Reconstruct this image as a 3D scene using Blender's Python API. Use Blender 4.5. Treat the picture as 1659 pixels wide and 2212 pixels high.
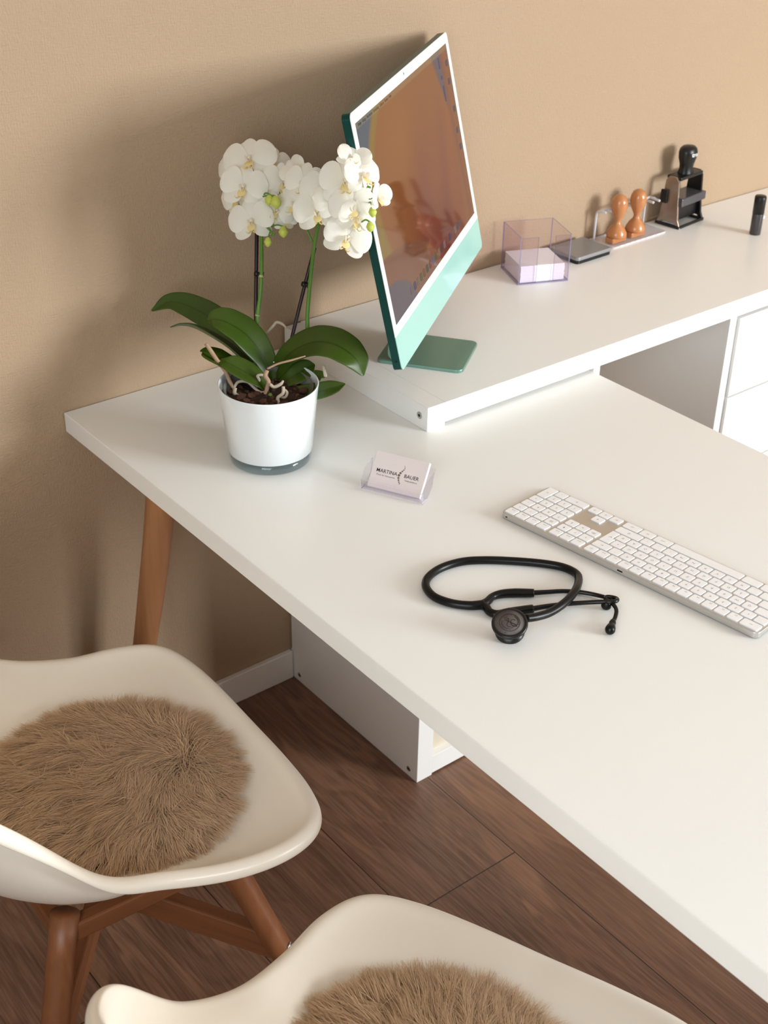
import bpy, bmesh, math, random
import numpy as np
from mathutils import Vector, Matrix, Euler
PI = math.pi
scene = bpy.context.scene
for o in list(bpy.data.objects):
    bpy.data.objects.remove(o, do_unlink=True)
COL = scene.collection

# ------------------------------------------------------------------ camera
CAM_POS = Vector((-1.2525, -1.8629, 1.7574))
CAM_ROT = Euler((1.0257, -0.0154, -0.6666), 'XYZ')
FPX = 2910.38
cd = bpy.data.cameras.new('camera')
cam = bpy.data.objects.new('camera', cd)
COL.objects.link(cam)
cam.location = CAM_POS
cam.rotation_euler = CAM_ROT
cd.sensor_fit = 'HORIZONTAL'
cd.sensor_width = 36.0
cd.lens = FPX / 1659.0 * 36.0
cd.clip_start = 0.05
cd.dof.use_dof = True
cd.dof.focus_distance = 1.85
cd.dof.aperture_fstop = 13.0
scene.camera = cam

# ------------------------------------------------------------------ light and exposure
def area_light(name, loc, target, sx, sy, watts, col):
    ld = bpy.data.lights.new(name, 'AREA')
    ld.shape = 'RECTANGLE'; ld.size = sx; ld.size_y = sy
    ld.energy = watts; ld.color = col
    o = bpy.data.objects.new(name, ld)
    COL.objects.link(o)
    o.location = loc
    d = (Vector(target) - Vector(loc)).normalized()
    o.rotation_euler = d.to_track_quat('-Z', 'Y').to_euler()
    return o
WIN_Y = -4.8
area_light('window_daylight', (2.75, WIN_Y - 0.04, 1.85), (2.0, 0, 1.6), 1.6, 1.4, 262, (0.92, 0.965, 0.985))
area_light('window_daylight_left', (-2.34, -2.35, 1.75), (-0.6, -1.6, 0.5), 1.5, 1.3, 34, (0.88, 0.96, 1.0))
w = bpy.data.worlds.new('world'); scene.world = w
w.use_nodes = True
w.node_tree.nodes['Background'].inputs[0].default_value = (0.8, 0.9, 1.0, 1)
w.node_tree.nodes['Background'].inputs[1].default_value = 1.0
scene.view_settings.view_transform = 'Standard'
scene.view_settings.look = 'None'
scene.view_settings.gamma = 1.0
scene.view_settings.use_curve_mapping = False
scene.view_settings.exposure = 0.26
try:
    scene.cycles.max_bounces = 10
    scene.cycles.diffuse_bounces = 6
    scene.cycles.transparent_max_bounces = 24
    scene.cycles.sample_clamp_indirect = 6.0
    scene.cycles.caustics_reflective = False
    scene.cycles.caustics_refractive = False
except Exception:
    pass

# ------------------------------------------------------------------ helpers
RC = CAM_ROT.to_matrix()
FWD = RC @ Vector((0, 0, -1)); RIGHT = RC @ Vector((1, 0, 0)); UPV = RC @ Vector((0, 1, 0))
def ray(px, py):
    return RC @ Vector(((px - 829.5) / FPX, -(py - 1106.0) / FPX, -1.0))
def atz(px, py, z):
    """photo point -> world point on the horizontal plane z"""
    d = ray(px, py); return CAM_POS + d * ((z - CAM_POS.z) / d.z)
POT = Vector((-0.247, -0.326, 0.746))
D0 = (POT - CAM_POS).dot(FWD)
def atd(px, py, off=0.0):
    """photo point -> world point in the depth plane of the flower pot"""
    return CAM_POS + ray(px, py) * (D0 + off)

def lin(c):
    return tuple(((x / 255.0) / 12.92 if x / 255.0 <= 0.04045 else ((x / 255.0 + 0.055) / 1.055) ** 2.4) for x in c) + (1.0,)

def new_mat(name):
    m = bpy.data.materials.new(name); m.use_nodes = True
    nt = m.node_tree; nt.nodes.clear()
    out = nt.nodes.new('ShaderNodeOutputMaterial')
    return m, nt, out

def node(nt, t, **kw):
    n = nt.nodes.new(t)
    for k, v in kw.items():
        if k.startswith('i_'):
            key = k[2:]
            n.inputs[int(key) if key.isdigit() else key.replace('_', ' ')].default_value = v
        else:
            setattr(n, k, v)
    return n

def mix_color(nt, fac, a, b, blend='MIX'):
    n = nt.nodes.new('ShaderNodeMix'); n.data_type = 'RGBA'; n.blend_type = blend
    for sock, v in ((n.inputs[0], fac), (n.inputs[6], a), (n.inputs[7], b)):
        if isinstance(v, (int, float)): sock.default_value = v
        elif isinstance(v, tuple): sock.default_value = v
        else: nt.links.new(v, sock)
    return n.outputs[2]

def ramp(nt, fac, stops):
    n = nt.nodes.new('ShaderNodeValToRGB')
    e = n.color_ramp.elements
    while len(e) < len(stops): e.new(0.5)
    for i, (p, c) in enumerate(stops):
        e[i].position = p; e[i].color = c
    nt.links.new(fac, n.inputs[0])
    return n.outputs[0]

def noise(nt, scale, vec=None, detail=4.0, rough=0.5, mapping=None, dist=0.0):
    n = node(nt, 'ShaderNodeTexNoise')
    n.inputs['Scale'].default_value = scale; n.inputs['Detail'].default_value = detail
    n.inputs['Roughness'].default_value = rough; n.inputs['Distortion'].default_value = dist
    if vec is None:
        vec = node(nt, 'ShaderNodeTexCoord').outputs['Object']
    if mapping:
        mp = node(nt, 'ShaderNodeMapping'); mp.inputs['Scale'].default_value = mapping
        nt.links.new(vec, mp.inputs[0]); vec = mp.outputs[0]
    nt.links.new(vec, n.inputs['Vector'])
    return n.outputs['Fac']

def mat(name, c1, c2=None, rough=0.5, metal=0.0, scale=8.0, bump=0.0, bscale=200.0, spec=0.5,
        mapping=None, coat=0.0, sss=0.0, trans=0.0, ior=1.45, rough2=None):
    """procedural principled material: two-tone noise colour, optional bump"""
    m, nt, out = new_mat(name)
    p = node(nt, 'ShaderNodeBsdfPrincipled')
    nt.links.new(p.outputs[0], out.inputs[0])
    c2 = c2 or c1
    f = noise(nt, scale, mapping=mapping)
    nt.links.new(mix_color(nt, f, lin(c1), lin(c2)), p.inputs['Base Color'])
    p.inputs['Roughness'].default_value = rough
    p.inputs['Metallic'].default_value = metal
    p.inputs['Specular IOR Level'].default_value = spec
    p.inputs['Coat Weight'].default_value = coat
    p.inputs['Transmission Weight'].default_value = trans
    p.inputs['IOR'].default_value = ior
    if sss:
        p.inputs['Subsurface Weight'].default_value = sss
        p.inputs['Subsurface Scale'].default_value = 0.01
    if bump:
        b = node(nt, 'ShaderNodeBump'); b.inputs['Strength'].default_value = bump
        b.inputs['Distance'].default_value = 0.002
        nt.links.new(noise(nt, bscale, mapping=mapping), b.inputs['Height'])
        nt.links.new(b.outputs[0], p.inputs['Normal'])
    return m

def wood_mat(name, c1, c2, c3, axis='Z', scale=1.0, rough=0.45):
    m, nt, out = new_mat(name)
    p = node(nt, 'ShaderNodeBsdfPrincipled'); nt.links.new(p.outputs[0], out.inputs[0])
    st = {'Z': (28, 28, 1.6), 'X': (1.6, 28, 28), 'Y': (28, 1.6, 28)}[axis]
    st = tuple(s * scale for s in st)
    f1 = noise(nt, 1.0, mapping=st, detail=3, dist=0.6)
    f2 = noise(nt, 5.0, mapping=st, detail=3)
    c = ramp(nt, f1, [(0.35, lin(c1)), (0.55, lin(c2)), (0.7, lin(c3))])
    c = mix_color(nt, f2, c, lin(c1), 'MULTIPLY')
    c = mix_color(nt, 0.55, c, lin(c2))
    nt.links.new(c, p.inputs['Base Color'])
    p.inputs['Roughness'].default_value = rough
    return m

def clear_mat(name, tint, refl=1.0, diff=0.0, dcol=(230, 230, 240)):
    """thin clear acrylic sheet: tinted transparency with fresnel reflection"""
    m, nt, out = new_mat(name)
    tr = node(nt, 'ShaderNodeBsdfTransparent'); tr.inputs[0].default_value = lin(tint)
    gl = node(nt, 'ShaderNodeBsdfGlossy'); gl.inputs['Roughness'].default_value = 0.03
    fr = node(nt, 'ShaderNodeFresnel'); fr.inputs[0].default_value = 1.45
    mu = node(nt, 'ShaderNodeMath', operation='MULTIPLY'); mu.inputs[1].default_value = refl
    ge = node(nt, 'ShaderNodeNewGeometry')
    ff = node(nt, 'ShaderNodeMath', operation='SUBTRACT'); ff.inputs[0].default_value = 1.0
    nt.links.new(ge.outputs['Backfacing'], ff.inputs[1])
    f2 = node(nt, 'ShaderNodeMath', operation='MULTIPLY')
    nt.links.new(fr.outputs[0], f2.inputs[0]); nt.links.new(ff.outputs[0], f2.inputs[1])
    nt.links.new(f2.outputs[0], mu.inputs[0])
    ms = node(nt, 'ShaderNodeMixShader')
    nt.links.new(mu.outputs[0], ms.inputs[0]); nt.links.new(tr.outputs[0], ms.inputs[1]); nt.links.new(gl.outputs[0], ms.inputs[2])
    last = ms.outputs[0]
    if diff:
        df = node(nt, 'ShaderNodeBsdfDiffuse'); df.inputs[0].default_value = lin(dcol)
        m2 = node(nt, 'ShaderNodeMixShader')
        f = noise(nt, 30.0)
        mm = node(nt, 'ShaderNodeMath', operation='MULTIPLY_ADD'); mm.inputs[1].default_value = 0.05; mm.inputs[2].default_value = diff
        nt.links.new(f, mm.inputs[0]); nt.links.new(mm.outputs[0], m2.inputs[0])
        nt.links.new(last, m2.inputs[1]); nt.links.new(df.outputs[0], m2.inputs[2])
        last = m2.outputs[0]
    nt.links.new(last, out.inputs[0])
    return m

# ---- objects
def link(o, parent=None):
    COL.objects.link(o)
    if parent is not None: o.parent = parent
    return o
def tag(o, label=None, cat=None, group=None, kind=None):
    if label: o['label'] = label
    if cat: o['category'] = cat
    if group: o['group'] = group
    if kind: o['kind'] = kind
    return o
def thing(name, label, cat, loc=(0, 0, 0), rz=0.0, group=None):
    o = bpy.data.objects.new(name, None); o.empty_display_size = 0.05
    COL.objects.link(o); o.location = loc; o.rotation_euler = (0, 0, rz)
    return tag(o, label, cat, group)
def pyobj(name, verts, faces, m, parent=None, smooth=True, mats=None, fm=None):
    me = bpy.data.meshes.new(name)
    me.from_pydata([tuple(v) for v in verts], [], faces)
    me.validate(); me.update()
    for mm in (mats or [m]): me.materials.append(mm)
    if fm:
        for p, i in zip(me.polygons, fm): p.material_index = i
    o = bpy.data.objects.new(name, me); link(o, parent)
    if smooth:
        for p in me.polygons: p.use_smooth = True
    return o
def bmobj(name, bm, m, parent=None, smooth=False, mats=None):
    me = bpy.data.meshes.new(name); bm.normal_update(); bm.to_mesh(me); bm.free()
    for mm in (mats or [m]): me.materials.append(mm)
    if smooth:
        for p in me.polygons: p.use_smooth = True
    o = bpy.data.objects.new(name, me); return link(o, parent)
def add_box(bm, lo, hi, mi=0, M=None):
    vs = [bm.verts.new((x, y, z)) for z in (lo[2], hi[2]) for y in (lo[1], hi[1]) for x in (lo[0], hi[0])]
    if M is not None:
        for v in vs: v.co = M @ v.co
    for f in ((0, 2, 3, 1), (4, 5, 7, 6), (0, 1, 5, 4), (2, 6, 7, 3), (0, 4, 6, 2), (1, 3, 7, 5)):
        fc = bm.faces.new([vs[i] for i in f]); fc.material_index = mi
def bevel(o, wd=0.001, seg=2, ang=0.6):
    b = o.modifiers.new('bevel', 'BEVEL'); b.width = wd; b.segments = seg; b.limit_method = 'ANGLE'; b.angle_limit = ang
    return o
def box(name, lo, hi, m, parent=None, bev=0.001, M=None):
    bm = bmesh.new(); add_box(bm, lo, hi, M=M)
    o = bmobj(name, bm, m, parent)
    if bev: bevel(o, bev)
    return o
def catmull(pts, n=8):
    P = [Vector(p) for p in pts]
    if len(P) < 3: return P
    out = []
    Q = [P[0] * 2 - P[1]] + P + [P[-1] * 2 - P[-2]]
    for i in range(1, len(Q) - 2):
        a, b, c, d = Q[i - 1], Q[i], Q[i + 1], Q[i + 2]
        for k in range(n):
            t = k / n
            out.append(0.5 * ((2 * b) + (c - a) * t + (2 * a - 5 * b + 4 * c - d) * t * t + (3 * b - a - 3 * c + d) * t ** 3))
    out.append(P[-1])
    return out
def resample(vals, n):
    vals = list(vals)
    return [float(np.interp(i / (n - 1) * (len(vals) - 1), range(len(vals)), vals)) for i in range(n)]
def tube_geo(pts, rad, seg=10, n=8, cap=True, flat=1.0):
    P = catmull(pts, n) if n > 1 else [Vector(p) for p in pts]
    R = resample(rad if isinstance(rad, (list, tuple)) else [rad, rad], len(P))
    V, F = [], []
    T0 = (P[1] - P[0]).normalized()
    nrm = T0.orthogonal().normalized()
    for i, p in enumerate(P):
        T = (P[min(i + 1, len(P) - 1)] - P[max(i - 1, 0)]).normalized()
        nrm = (nrm - T * nrm.dot(T)).normalized()
        bn = T.cross(nrm)
        for k in range(seg):
            a = 2 * PI * k / seg
            V.append(p + (nrm * math.cos(a) + bn * math.sin(a) * flat) * R[i])
    for i in range(len(P) - 1):
        for k in range(seg):
            a, b = i * seg + k, i * seg + (k + 1) % seg
            F.append((a, b, b + seg, a + seg))
    if cap:
        V.append(P[0]); V.append(P[-1])
        c0, c1 = len(V) - 2, len(V) - 1
        base = (len(P) - 1) * seg
        for k in range(seg):
            F.append((c0, (k + 1) % seg, k)); F.append((c1, base + k, base + (k + 1) % seg))
    return V, F
def tube(name, pts, rad, m, parent=None, seg=10, n=8, cap=True, flat=1.0):
    V, F = tube_geo(pts, rad, seg, n, cap, flat)
    return pyobj(name, V, F, m, parent)
def merge(parts):
    V, F = [], []
    for v, f in parts:
        b = len(V); V += list(v); F += [tuple(i + b for i in q) for q in f]
    return V, F
def lathe_geo(prof, seg=32, c=(0, 0, 0)):
    V, F = [], []
    for r, z in prof:
        for k in range(seg):
            a = 2 * PI * k / seg
            V.append(Vector((c[0] + r * math.cos(a), c[1] + r * math.sin(a), c[2] + z)))
    for i in range(len(prof) - 1):
        for k in range(seg):
            a, b = i * seg + k, i * seg + (k + 1) % seg
            F.append((a, b, b + seg, a + seg))
    return V, F
def lathe(name, prof, m, parent=None, seg=32, c=(0, 0, 0)):
    V, F = lathe_geo(prof, seg, c)
    return pyobj(name, V, F, m, parent)
def rr_pts(w, h, r, n=5, r4=None):
    out = []
    rs = r4 or (r, r, r, r)
    for (sx, sy, a0), rr in zip(((1, 1, 0), (-1, 1, 90), (-1, -1, 180), (1, -1, 270)), rs):
        for k in range(n + 1):
            a = math.radians(a0 + 90 * k / n)
            out.append((sx * (w / 2 - rr) + rr * math.cos(a), sy * (h / 2 - rr) + rr * math.sin(a)))
    return out
def prism_geo(poly, z0, z1, ch=0.0, ch0=0.0):
    """extruded outline with optional chamfered top and bottom"""
    n = len(poly)
    cx = sum(p[0] for p in poly) / n; cy = sum(p[1] for p in poly) / n
    def inset(d):
        out = []
        for i, (x, y) in enumerate(poly):
            ax, ay = poly[i - 1]; bx, by = poly[(i + 1) % n]
            tx, ty = bx - ax, by - ay; L = math.hypot(tx, ty) or 1
            out.append((x - ty / L * d, y + tx / L * d))
        return out
    rings = []
    if ch0: rings.append((inset(ch0), z0)); rings.append((poly, z0 + ch0))
    else: rings.append((poly, z0))
    if ch: rings += [(poly, z1 - ch), (inset(ch * 0.35), z1 - ch * 0.35), (inset(ch), z1)]
    else: rings.append((poly, z1))
    V = [Vector((x, y, z)) for ring, z in rings for x, y in ring]
    F = []
    for i in range(len(rings) - 1):
        for k in range(n):
            a, b = i * n + k, i * n + (k + 1) % n
            F.append((a, b, b + n, a + n))
    F.append(tuple(range(n))[::-1]); F.append(tuple(range((len(rings) - 1) * n, len(rings) * n)))
    return V, F
def tform(geo, M):
    return [M @ Vector(v) for v in geo[0]], geo[1]
_font_cache = {}
def text_geo(s, size, bold=0.0):
    k = (s, size, bold)
    if k not in _font_cache:
        cu = bpy.data.curves.new('t', 'FONT'); cu.body = s; cu.size = size; cu.align_x = 'CENTER'; cu.align_y = 'CENTER'
        cu.resolution_u = 2; cu.offset = bold
        ob = bpy.data.objects.new('t', cu)
        me = ob.to_mesh()
        V = [v.co.copy() for v in me.vertices]; F = [tuple(p.vertices) for p in me.polygons]
        ob.to_mesh_clear(); bpy.data.objects.remove(ob); bpy.data.curves.remove(cu)
        _font_cache[k] = (V, F)
    return _font_cache[k]

# ------------------------------------------------------------------ materials
M_white = mat('white_laminate', (236, 236, 233), (240, 240, 237), rough=0.33, scale=3, bump=0.03, bscale=600)
M_white2 = mat('white_lacquer', (238, 238, 236), (241, 241, 239), rough=0.28, scale=3)
M_base = mat('white_baseboard_paint', (232, 230, 226), (238, 236, 232), rough=0.4)
M_ceil = mat('ceiling_paint', (234, 233, 229), (238, 237, 233), rough=0.9)
M_side = mat('beige_side_wall_paint', (164, 154, 142), (168, 158, 146), rough=0.9)
M_chair = mat('white_chair_plastic', (248, 240, 226), (250, 242, 228), rough=0.30, scale=4, bump=0.02, bscale=900)
M_beech = wood_mat('beech_wood', (116, 70, 40), (146, 92, 56), (168, 114, 74), 'Z')
M_beechX = wood_mat('beech_wood_brace', (112, 66, 38), (140, 88, 54), (162, 108, 70), 'X')
M_oak = wood_mat('pine_wood', (150, 100, 62), (180, 128, 86), (196, 146, 104), 'Z', 0.7)
M_steel = mat('steel', (190, 190, 186), (205, 205, 200), rough=0.3, metal=1.0)
M_black = mat('black_plastic', (14, 13, 13), (20, 19, 19), rough=0.35)
M_blackm = mat('black_rubber', (9, 9, 9), (13, 12, 12), rough=0.3, spec=0.3)
M_hole = mat('dark_hole', (20, 18, 17), rough=0.8)
M_alu = mat('silver_aluminium', (205, 203, 200), (212, 210, 207), rough=0.38, metal=0.85, scale=40)
M_key = mat('white_key_plastic', (240, 240, 241), (244, 244, 245), rough=0.4)
M_legend = mat('grey_key_print', (120, 120, 124), rough=0.6)
M_dark_green = mat('dark_green_aluminium', (14, 66, 62), (18, 74, 69), rough=0.35, metal=0.55, scale=30)
M_mint = mat('mint_glass_chin', (158, 208, 198), (162, 211, 202), rough=0.08, spec=0.5)
M_mint_alu = mat('mint_aluminium', (120, 160, 146), (126, 166, 152), rough=0.33, metal=0.6, scale=30)
M_bezel = mat('white_glass_bezel', (240, 243, 243), (243, 246, 246), rough=0.08)
M_pot = mat('white_glass_coating', (226, 232, 236), (232, 238, 241), rough=0.12, coat=0.5)
M_soil = mat('bark_soil', (32, 22, 16), (66, 44, 28), rough=0.95, scale=60, bump=1.0, bscale=90)
M_cup = clear_mat('clear_plastic_cup', (226, 224, 220), 1.0, 0.18, (190, 186, 180))
M_paper = mat('white_paper', (238, 236, 242), (242, 240, 246), rough=0.85)
M_card = mat('business_card_paper', (226, 216, 216), (230, 220, 219), rough=0.7)
M_ink = mat('dark_print', (58, 50, 50), rough=0.8)
M_inkbrown = mat('brown_print', (122, 104, 98), rough=0.8)
M_acr = clear_mat('clear_acrylic', (252, 251, 253), 0.9)
M_acr_l = clear_mat('lilac_clear_acrylic', (250, 247, 250), 0.8, 0.0)
M_acr_edge = clear_mat('lilac_acrylic_edge', (196, 188, 214), 1.0, 0.40, (176, 168, 200))
M_acr_edgew = clear_mat('bright_acrylic_edge', (226, 226, 230), 1.0, 0.55, (238, 238, 244))
M_greylid = mat('grey_metal_lid', (142, 142, 144), (150, 150, 152), rough=0.35, metal=0.3)
M_stampwood = mat('varnished_beech', (178, 114, 68), (192, 130, 82), rough=0.25, scale=20, coat=0.4, mapping=(1, 1, 0.2))
M_taupe = mat('taupe_metal', (150, 132, 120), (158, 140, 128), rough=0.25, metal=0.75)
M_smoke = mat('smoky_grey_plastic', (74, 72, 76), (82, 80, 84), rough=0.2)
M_root = mat('orchid_root', (170, 160, 140), (206, 190, 172), rough=0.7, scale=90)
M_rootp = mat('dry_root', (188, 160, 132), (150, 116, 92), rough=0.8, scale=60)
M_stem = mat('flower_stem_green', (78, 124, 40), (104, 146, 62), rough=0.4, scale=40)
M_node = mat('stem_node', (176, 172, 128), (196, 190, 150), rough=0.6)
M_stake = mat('dark_stake', (36, 20, 26), (48, 28, 34), rough=0.35)
M_bud = mat('bud_green', (178, 196, 66), (204, 208, 110), rough=0.45, scale=60)

def leaf_material():
    m, nt, out = new_mat('orchid_leaf')
    p = node(nt, 'ShaderNodeBsdfPrincipled'); nt.links.new(p.outputs[0], out.inputs[0])
    f = noise(nt, 14.0, detail=2)
    g = noise(nt, 3.0)
    c = mix_color(nt, f, lin((50, 72, 12)), lin((82, 108, 24)))
    c = mix_color(nt, g, c, lin((38, 58, 10)))
    at = node(nt, 'ShaderNodeAttribute'); at.attribute_name = 'rib'
    pw = node(nt, 'ShaderNodeMath', operation='POWER'); pw.inputs[1].default_value = 7.0
    nt.links.new(at.outputs['Fac'], pw.inputs[0])
    c = mix_color(nt, pw.outputs[0], c, lin((28, 46, 8)))
    nt.links.new(c, p.inputs['Base Color'])
    p.inputs['Roughness'].default_value = 0.40
    p.inputs['Specular IOR Level'].default_value = 0.4
    b = node(nt, 'ShaderNodeBump'); b.inputs['Strength'].default_value = 0.08
    nt.links.new(noise(nt, 260.0), b.inputs['Height']); nt.links.new(b.outputs[0], p.inputs['Normal'])
    return m
M_leaf = leaf_material()
def petal_material(name, c1, c2, tr=0.28):
    m, nt, out = new_mat(name)
    d = node(nt, 'ShaderNodeBsdfPrincipled'); d.inputs['Roughness'].default_value = 0.55
    t = node(nt, 'ShaderNodeBsdfTranslucent')
    f = noise(nt, 70.0, detail=2)
    c = mix_color(nt, f, lin(c1), lin(c2))
    nt.links.new(c, d.inputs['Base Color']); nt.links.new(c, t.inputs[0])
    b = node(nt, 'ShaderNodeBump'); b.inputs['Strength'].default_value = 0.12; b.inputs['Distance'].default_value = 0.001
    nt.links.new(noise(nt, 300.0), b.inputs['Height']); nt.links.new(b.outputs[0], d.inputs['Normal'])
    ms = node(nt, 'ShaderNodeMixShader'); ms.inputs[0].default_value = tr
    nt.links.new(d.outputs[0], ms.inputs[1]); nt.links.new(t.outputs[0], ms.inputs[2]); nt.links.new(ms.outputs[0], out.inputs[0])
    return m
M_petal = petal_material('white_petal', (250, 249, 243), (246, 244, 232))
M_lip = petal_material('yellow_lip', (251, 243, 205), (245, 216, 104), 0.25)
M_lipw = petal_material('white_lip', (250, 247, 236), (246, 234, 214), 0.2)

def wall_material():
    m, nt, out = new_mat('tan_textured_wallpaper')
    p = node(nt, 'ShaderNodeBsdfPrincipled'); nt.links.new(p.outputs[0], out.inputs[0])
    f = noise(nt, 2.0, detail=2)
    nt.links.new(mix_color(nt, f, lin((171, 146, 119)), lin((175, 150, 123))), p.inputs['Base Color'])
    p.inputs['Roughness'].default_value = 0.75
    b = node(nt, 'ShaderNodeBump'); b.inputs['Strength'].default_value = 0.6; b.inputs['Distance'].default_value = 0.002
    a = noise(nt, 1.0, mapping=(90, 90, 420), detail=3)
    c = noise(nt, 1.0, mapping=(420, 420, 120), detail=2)
    s = node(nt, 'ShaderNodeMath', operation='ADD'); nt.links.new(a, s.inputs[0]); nt.links.new(c, s.inputs[1])
    nt.links.new(s.outputs[0], b.inputs['Height']); nt.links.new(b.outputs[0], p.inputs['Normal'])
    return m
M_wall = wall_material()

def floor_material():
    m, nt, out = new_mat('dark_oak_planks')
    p = node(nt, 'ShaderNodeBsdfPrincipled'); nt.links.new(p.outputs[0], out.inputs[0])
    tc = node(nt, 'ShaderNodeTexCoord')
    sp = node(nt, 'ShaderNodeSeparateXYZ'); nt.links.new(tc.outputs['Object'], sp.inputs[0])
    def mth(op, a, b=None, c=None):
        n = node(nt, 'ShaderNodeMath', operation=op)
        for i, v in enumerate((a, b, c)):
            if v is None: continue
            if isinstance(v, (int, float)): n.inputs[i].default_value = v
            else: nt.links.new(v, n.inputs[i])
        return n.outputs[0]
    u = mth('DIVIDE', mth('SUBTRACT', sp.outputs[0], 0.025), 0.241)
    iu = mth('FLOOR', u); fu = mth('SUBTRACT', u, iu)
    # board ends: the board between x=-0.216 and 0.025 ends at y=-0.66
    off = mth('MULTIPLY', mth('ADD', iu, 1.0), 0.507)
    v = mth('DIVIDE', mth('ADD', mth('ADD', sp.outputs[1], 0.66), off), 1.38)
    iv = mth('FLOOR', v); fv = mth('SUBTRACT', v, iv)
    cb = node(nt, 'ShaderNodeCombineXYZ'); nt.links.new(iu, cb.inputs[0]); nt.links.new(iv, cb.inputs[1])
    wn = node(nt, 'ShaderNodeTexWhiteNoise', noise_dimensions='3D'); nt.links.new(cb.outputs[0], wn.inputs['Vector'])
    rnd = wn.outputs['Value']
    # grain coordinates, shifted per board
    g = node(nt, 'ShaderNodeCombineXYZ')
    nt.links.new(mth('MULTIPLY', sp.outputs[0], 7.0), g.inputs[0]); nt.links.new(mth('MULTIPLY', sp.outputs[1], 1.15), g.inputs[1])
    nt.links.new(mth('MULTIPLY', rnd, 40.0), g.inputs[2])
    big = noise(nt, 1.6, vec=g.outputs[0], detail=3, rough=0.55, dist=0.8)
    rings = mth('SINE', mth('MULTIPLY', big, 70.0))
    rings = mth('MULTIPLY_ADD', rings, 0.5, 0.5)
    g2 = node(nt, 'ShaderNodeCombineXYZ')
    nt.links.new(mth('MULTIPLY', sp.outputs[0], 230.0), g2.inputs[0]); nt.links.new(mth('MULTIPLY', sp.outputs[1], 9.0), g2.inputs[1]); nt.links.new(rnd, g2.inputs[2])
    fine = noise(nt, 1.0, vec=g2.outputs[0], detail=4, rough=0.6)
    blot = noise(nt, 5.0, vec=tc.outputs['Object'], detail=3)
    c = ramp(nt, big, [(0.34, lin((60, 36, 24))), (0.5, lin((98, 64, 45))), (0.64, lin((142, 101, 75)))])
    c = mix_color(nt, mth('MULTIPLY', rings, 0.62), c, lin((50, 29, 19)))
    c = mix_color(nt, mth('MULTIPLY', mth('POWER', fine, 2.0), 1.15), c, lin((166, 128, 104)))
    c = mix_color(nt, mth('MULTIPLY', blot, 0.35), c, lin((70, 42, 28)))
    c = mix_color(nt, mth('MULTIPLY', rnd, 0.4), c, lin((118, 82, 62)))
    e1 = mth('LESS_THAN', fu, 0.008); e2 = mth('LESS_THAN', fv, 0.0016)
    seam = mth('MAXIMUM', e1, e2)
    c = mix_color(nt, seam, c, lin((30, 17, 12)))
    nt.links.new(c, p.inputs['Base Color'])
    p.inputs['Roughness'].default_value = 0.42
    b = node(nt, 'ShaderNodeBump'); b.inputs['Strength'].default_value = 0.25; b.inputs['Distance'].default_value = 0.001
    hh = mth('SUBTRACT', fine, mth('MULTIPLY', seam, 2.0))
    nt.links.new(hh, b.inputs['Height']); nt.links.new(b.outputs[0], p.inputs['Normal'])
    return m
M_floor = floor_material()

def fur_material():
    m, nt, out = new_mat('brown_fur')
    p = node(nt, 'ShaderNodeBsdfPrincipled'); nt.links.new(p.outputs[0], out.inputs[0])
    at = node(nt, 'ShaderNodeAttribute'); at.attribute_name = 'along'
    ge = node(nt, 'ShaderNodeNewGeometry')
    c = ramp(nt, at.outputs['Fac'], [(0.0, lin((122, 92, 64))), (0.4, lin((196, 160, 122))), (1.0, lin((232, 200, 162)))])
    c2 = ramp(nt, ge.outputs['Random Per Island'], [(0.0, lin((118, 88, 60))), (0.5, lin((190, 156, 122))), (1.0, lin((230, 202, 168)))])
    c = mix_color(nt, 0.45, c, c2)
    nt.links.new(c, p.inputs['Base Color'])
    p.inputs['Roughness'].default_value = 0.65
    p.inputs['Sheen Weight'].default_value = 0.3
    return m
M_fur = fur_material()
M_furpad = mat('fur_backing', (112, 84, 60), (126, 96, 70), rough=0.9, scale=50)

def emit_mat(name, col, strength):
    m, nt, out = new_mat(name)
    e = node(nt, 'ShaderNodeEmission'); e.inputs[0].default_value = lin(col); e.inputs[1].default_value = strength
    g = node(nt, 'ShaderNodeBsdfGlossy'); g.inputs['Roughness'].default_value = 0.05; g.inputs[0].default_value = (0.06, 0.06, 0.06, 1)
    a = node(nt, 'ShaderNodeAddShader'); nt.links.new(e.outputs[0], a.inputs[0]); nt.links.new(g.outputs[0], a.inputs[1]); nt.links.new(a.outputs[0], out.inputs[0])
    return m

# ------------------------------------------------------------------ the room
X0, X1, YB, YF, ZC = -2.3, 4.5, 0.0, WIN_Y, 2.8
def struct(o): o['kind'] = 'structure'; return o
struct(box('floor', (X0, YF, -0.05), (X1, YB, 0.0), M_floor, bev=0))
struct(box('ceiling', (X0, YF, ZC), (X1, YB, ZC + 0.05), M_ceil, bev=0))
struct(box('wall_back', (X0 - 0.1, YB, -0.05), (X1 + 0.1, YB + 0.1, ZC + 0.05), M_wall, bev=0))
struct(box('wall_right', (X1, YF, -0.05), (X1 + 0.1, YB, ZC + 0.05), M_side, bev=0))
def holed_wall(name, run0, run1, hole, place):
    bm = bmesh.new(); a, b_, z0, z1 = hole
    for (p, q, u, v) in ((run0, a, -0.05, ZC + 0.05), (a, b_, -0.05, z0), (a, b_, z1, ZC + 0.05), (b_, run1, -0.05, ZC + 0.05)):
        lo, hi = place(p, q, u, v, 0.1); add_box(bm, lo, hi)
    struct(bmobj(name, bm, M_side))
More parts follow.
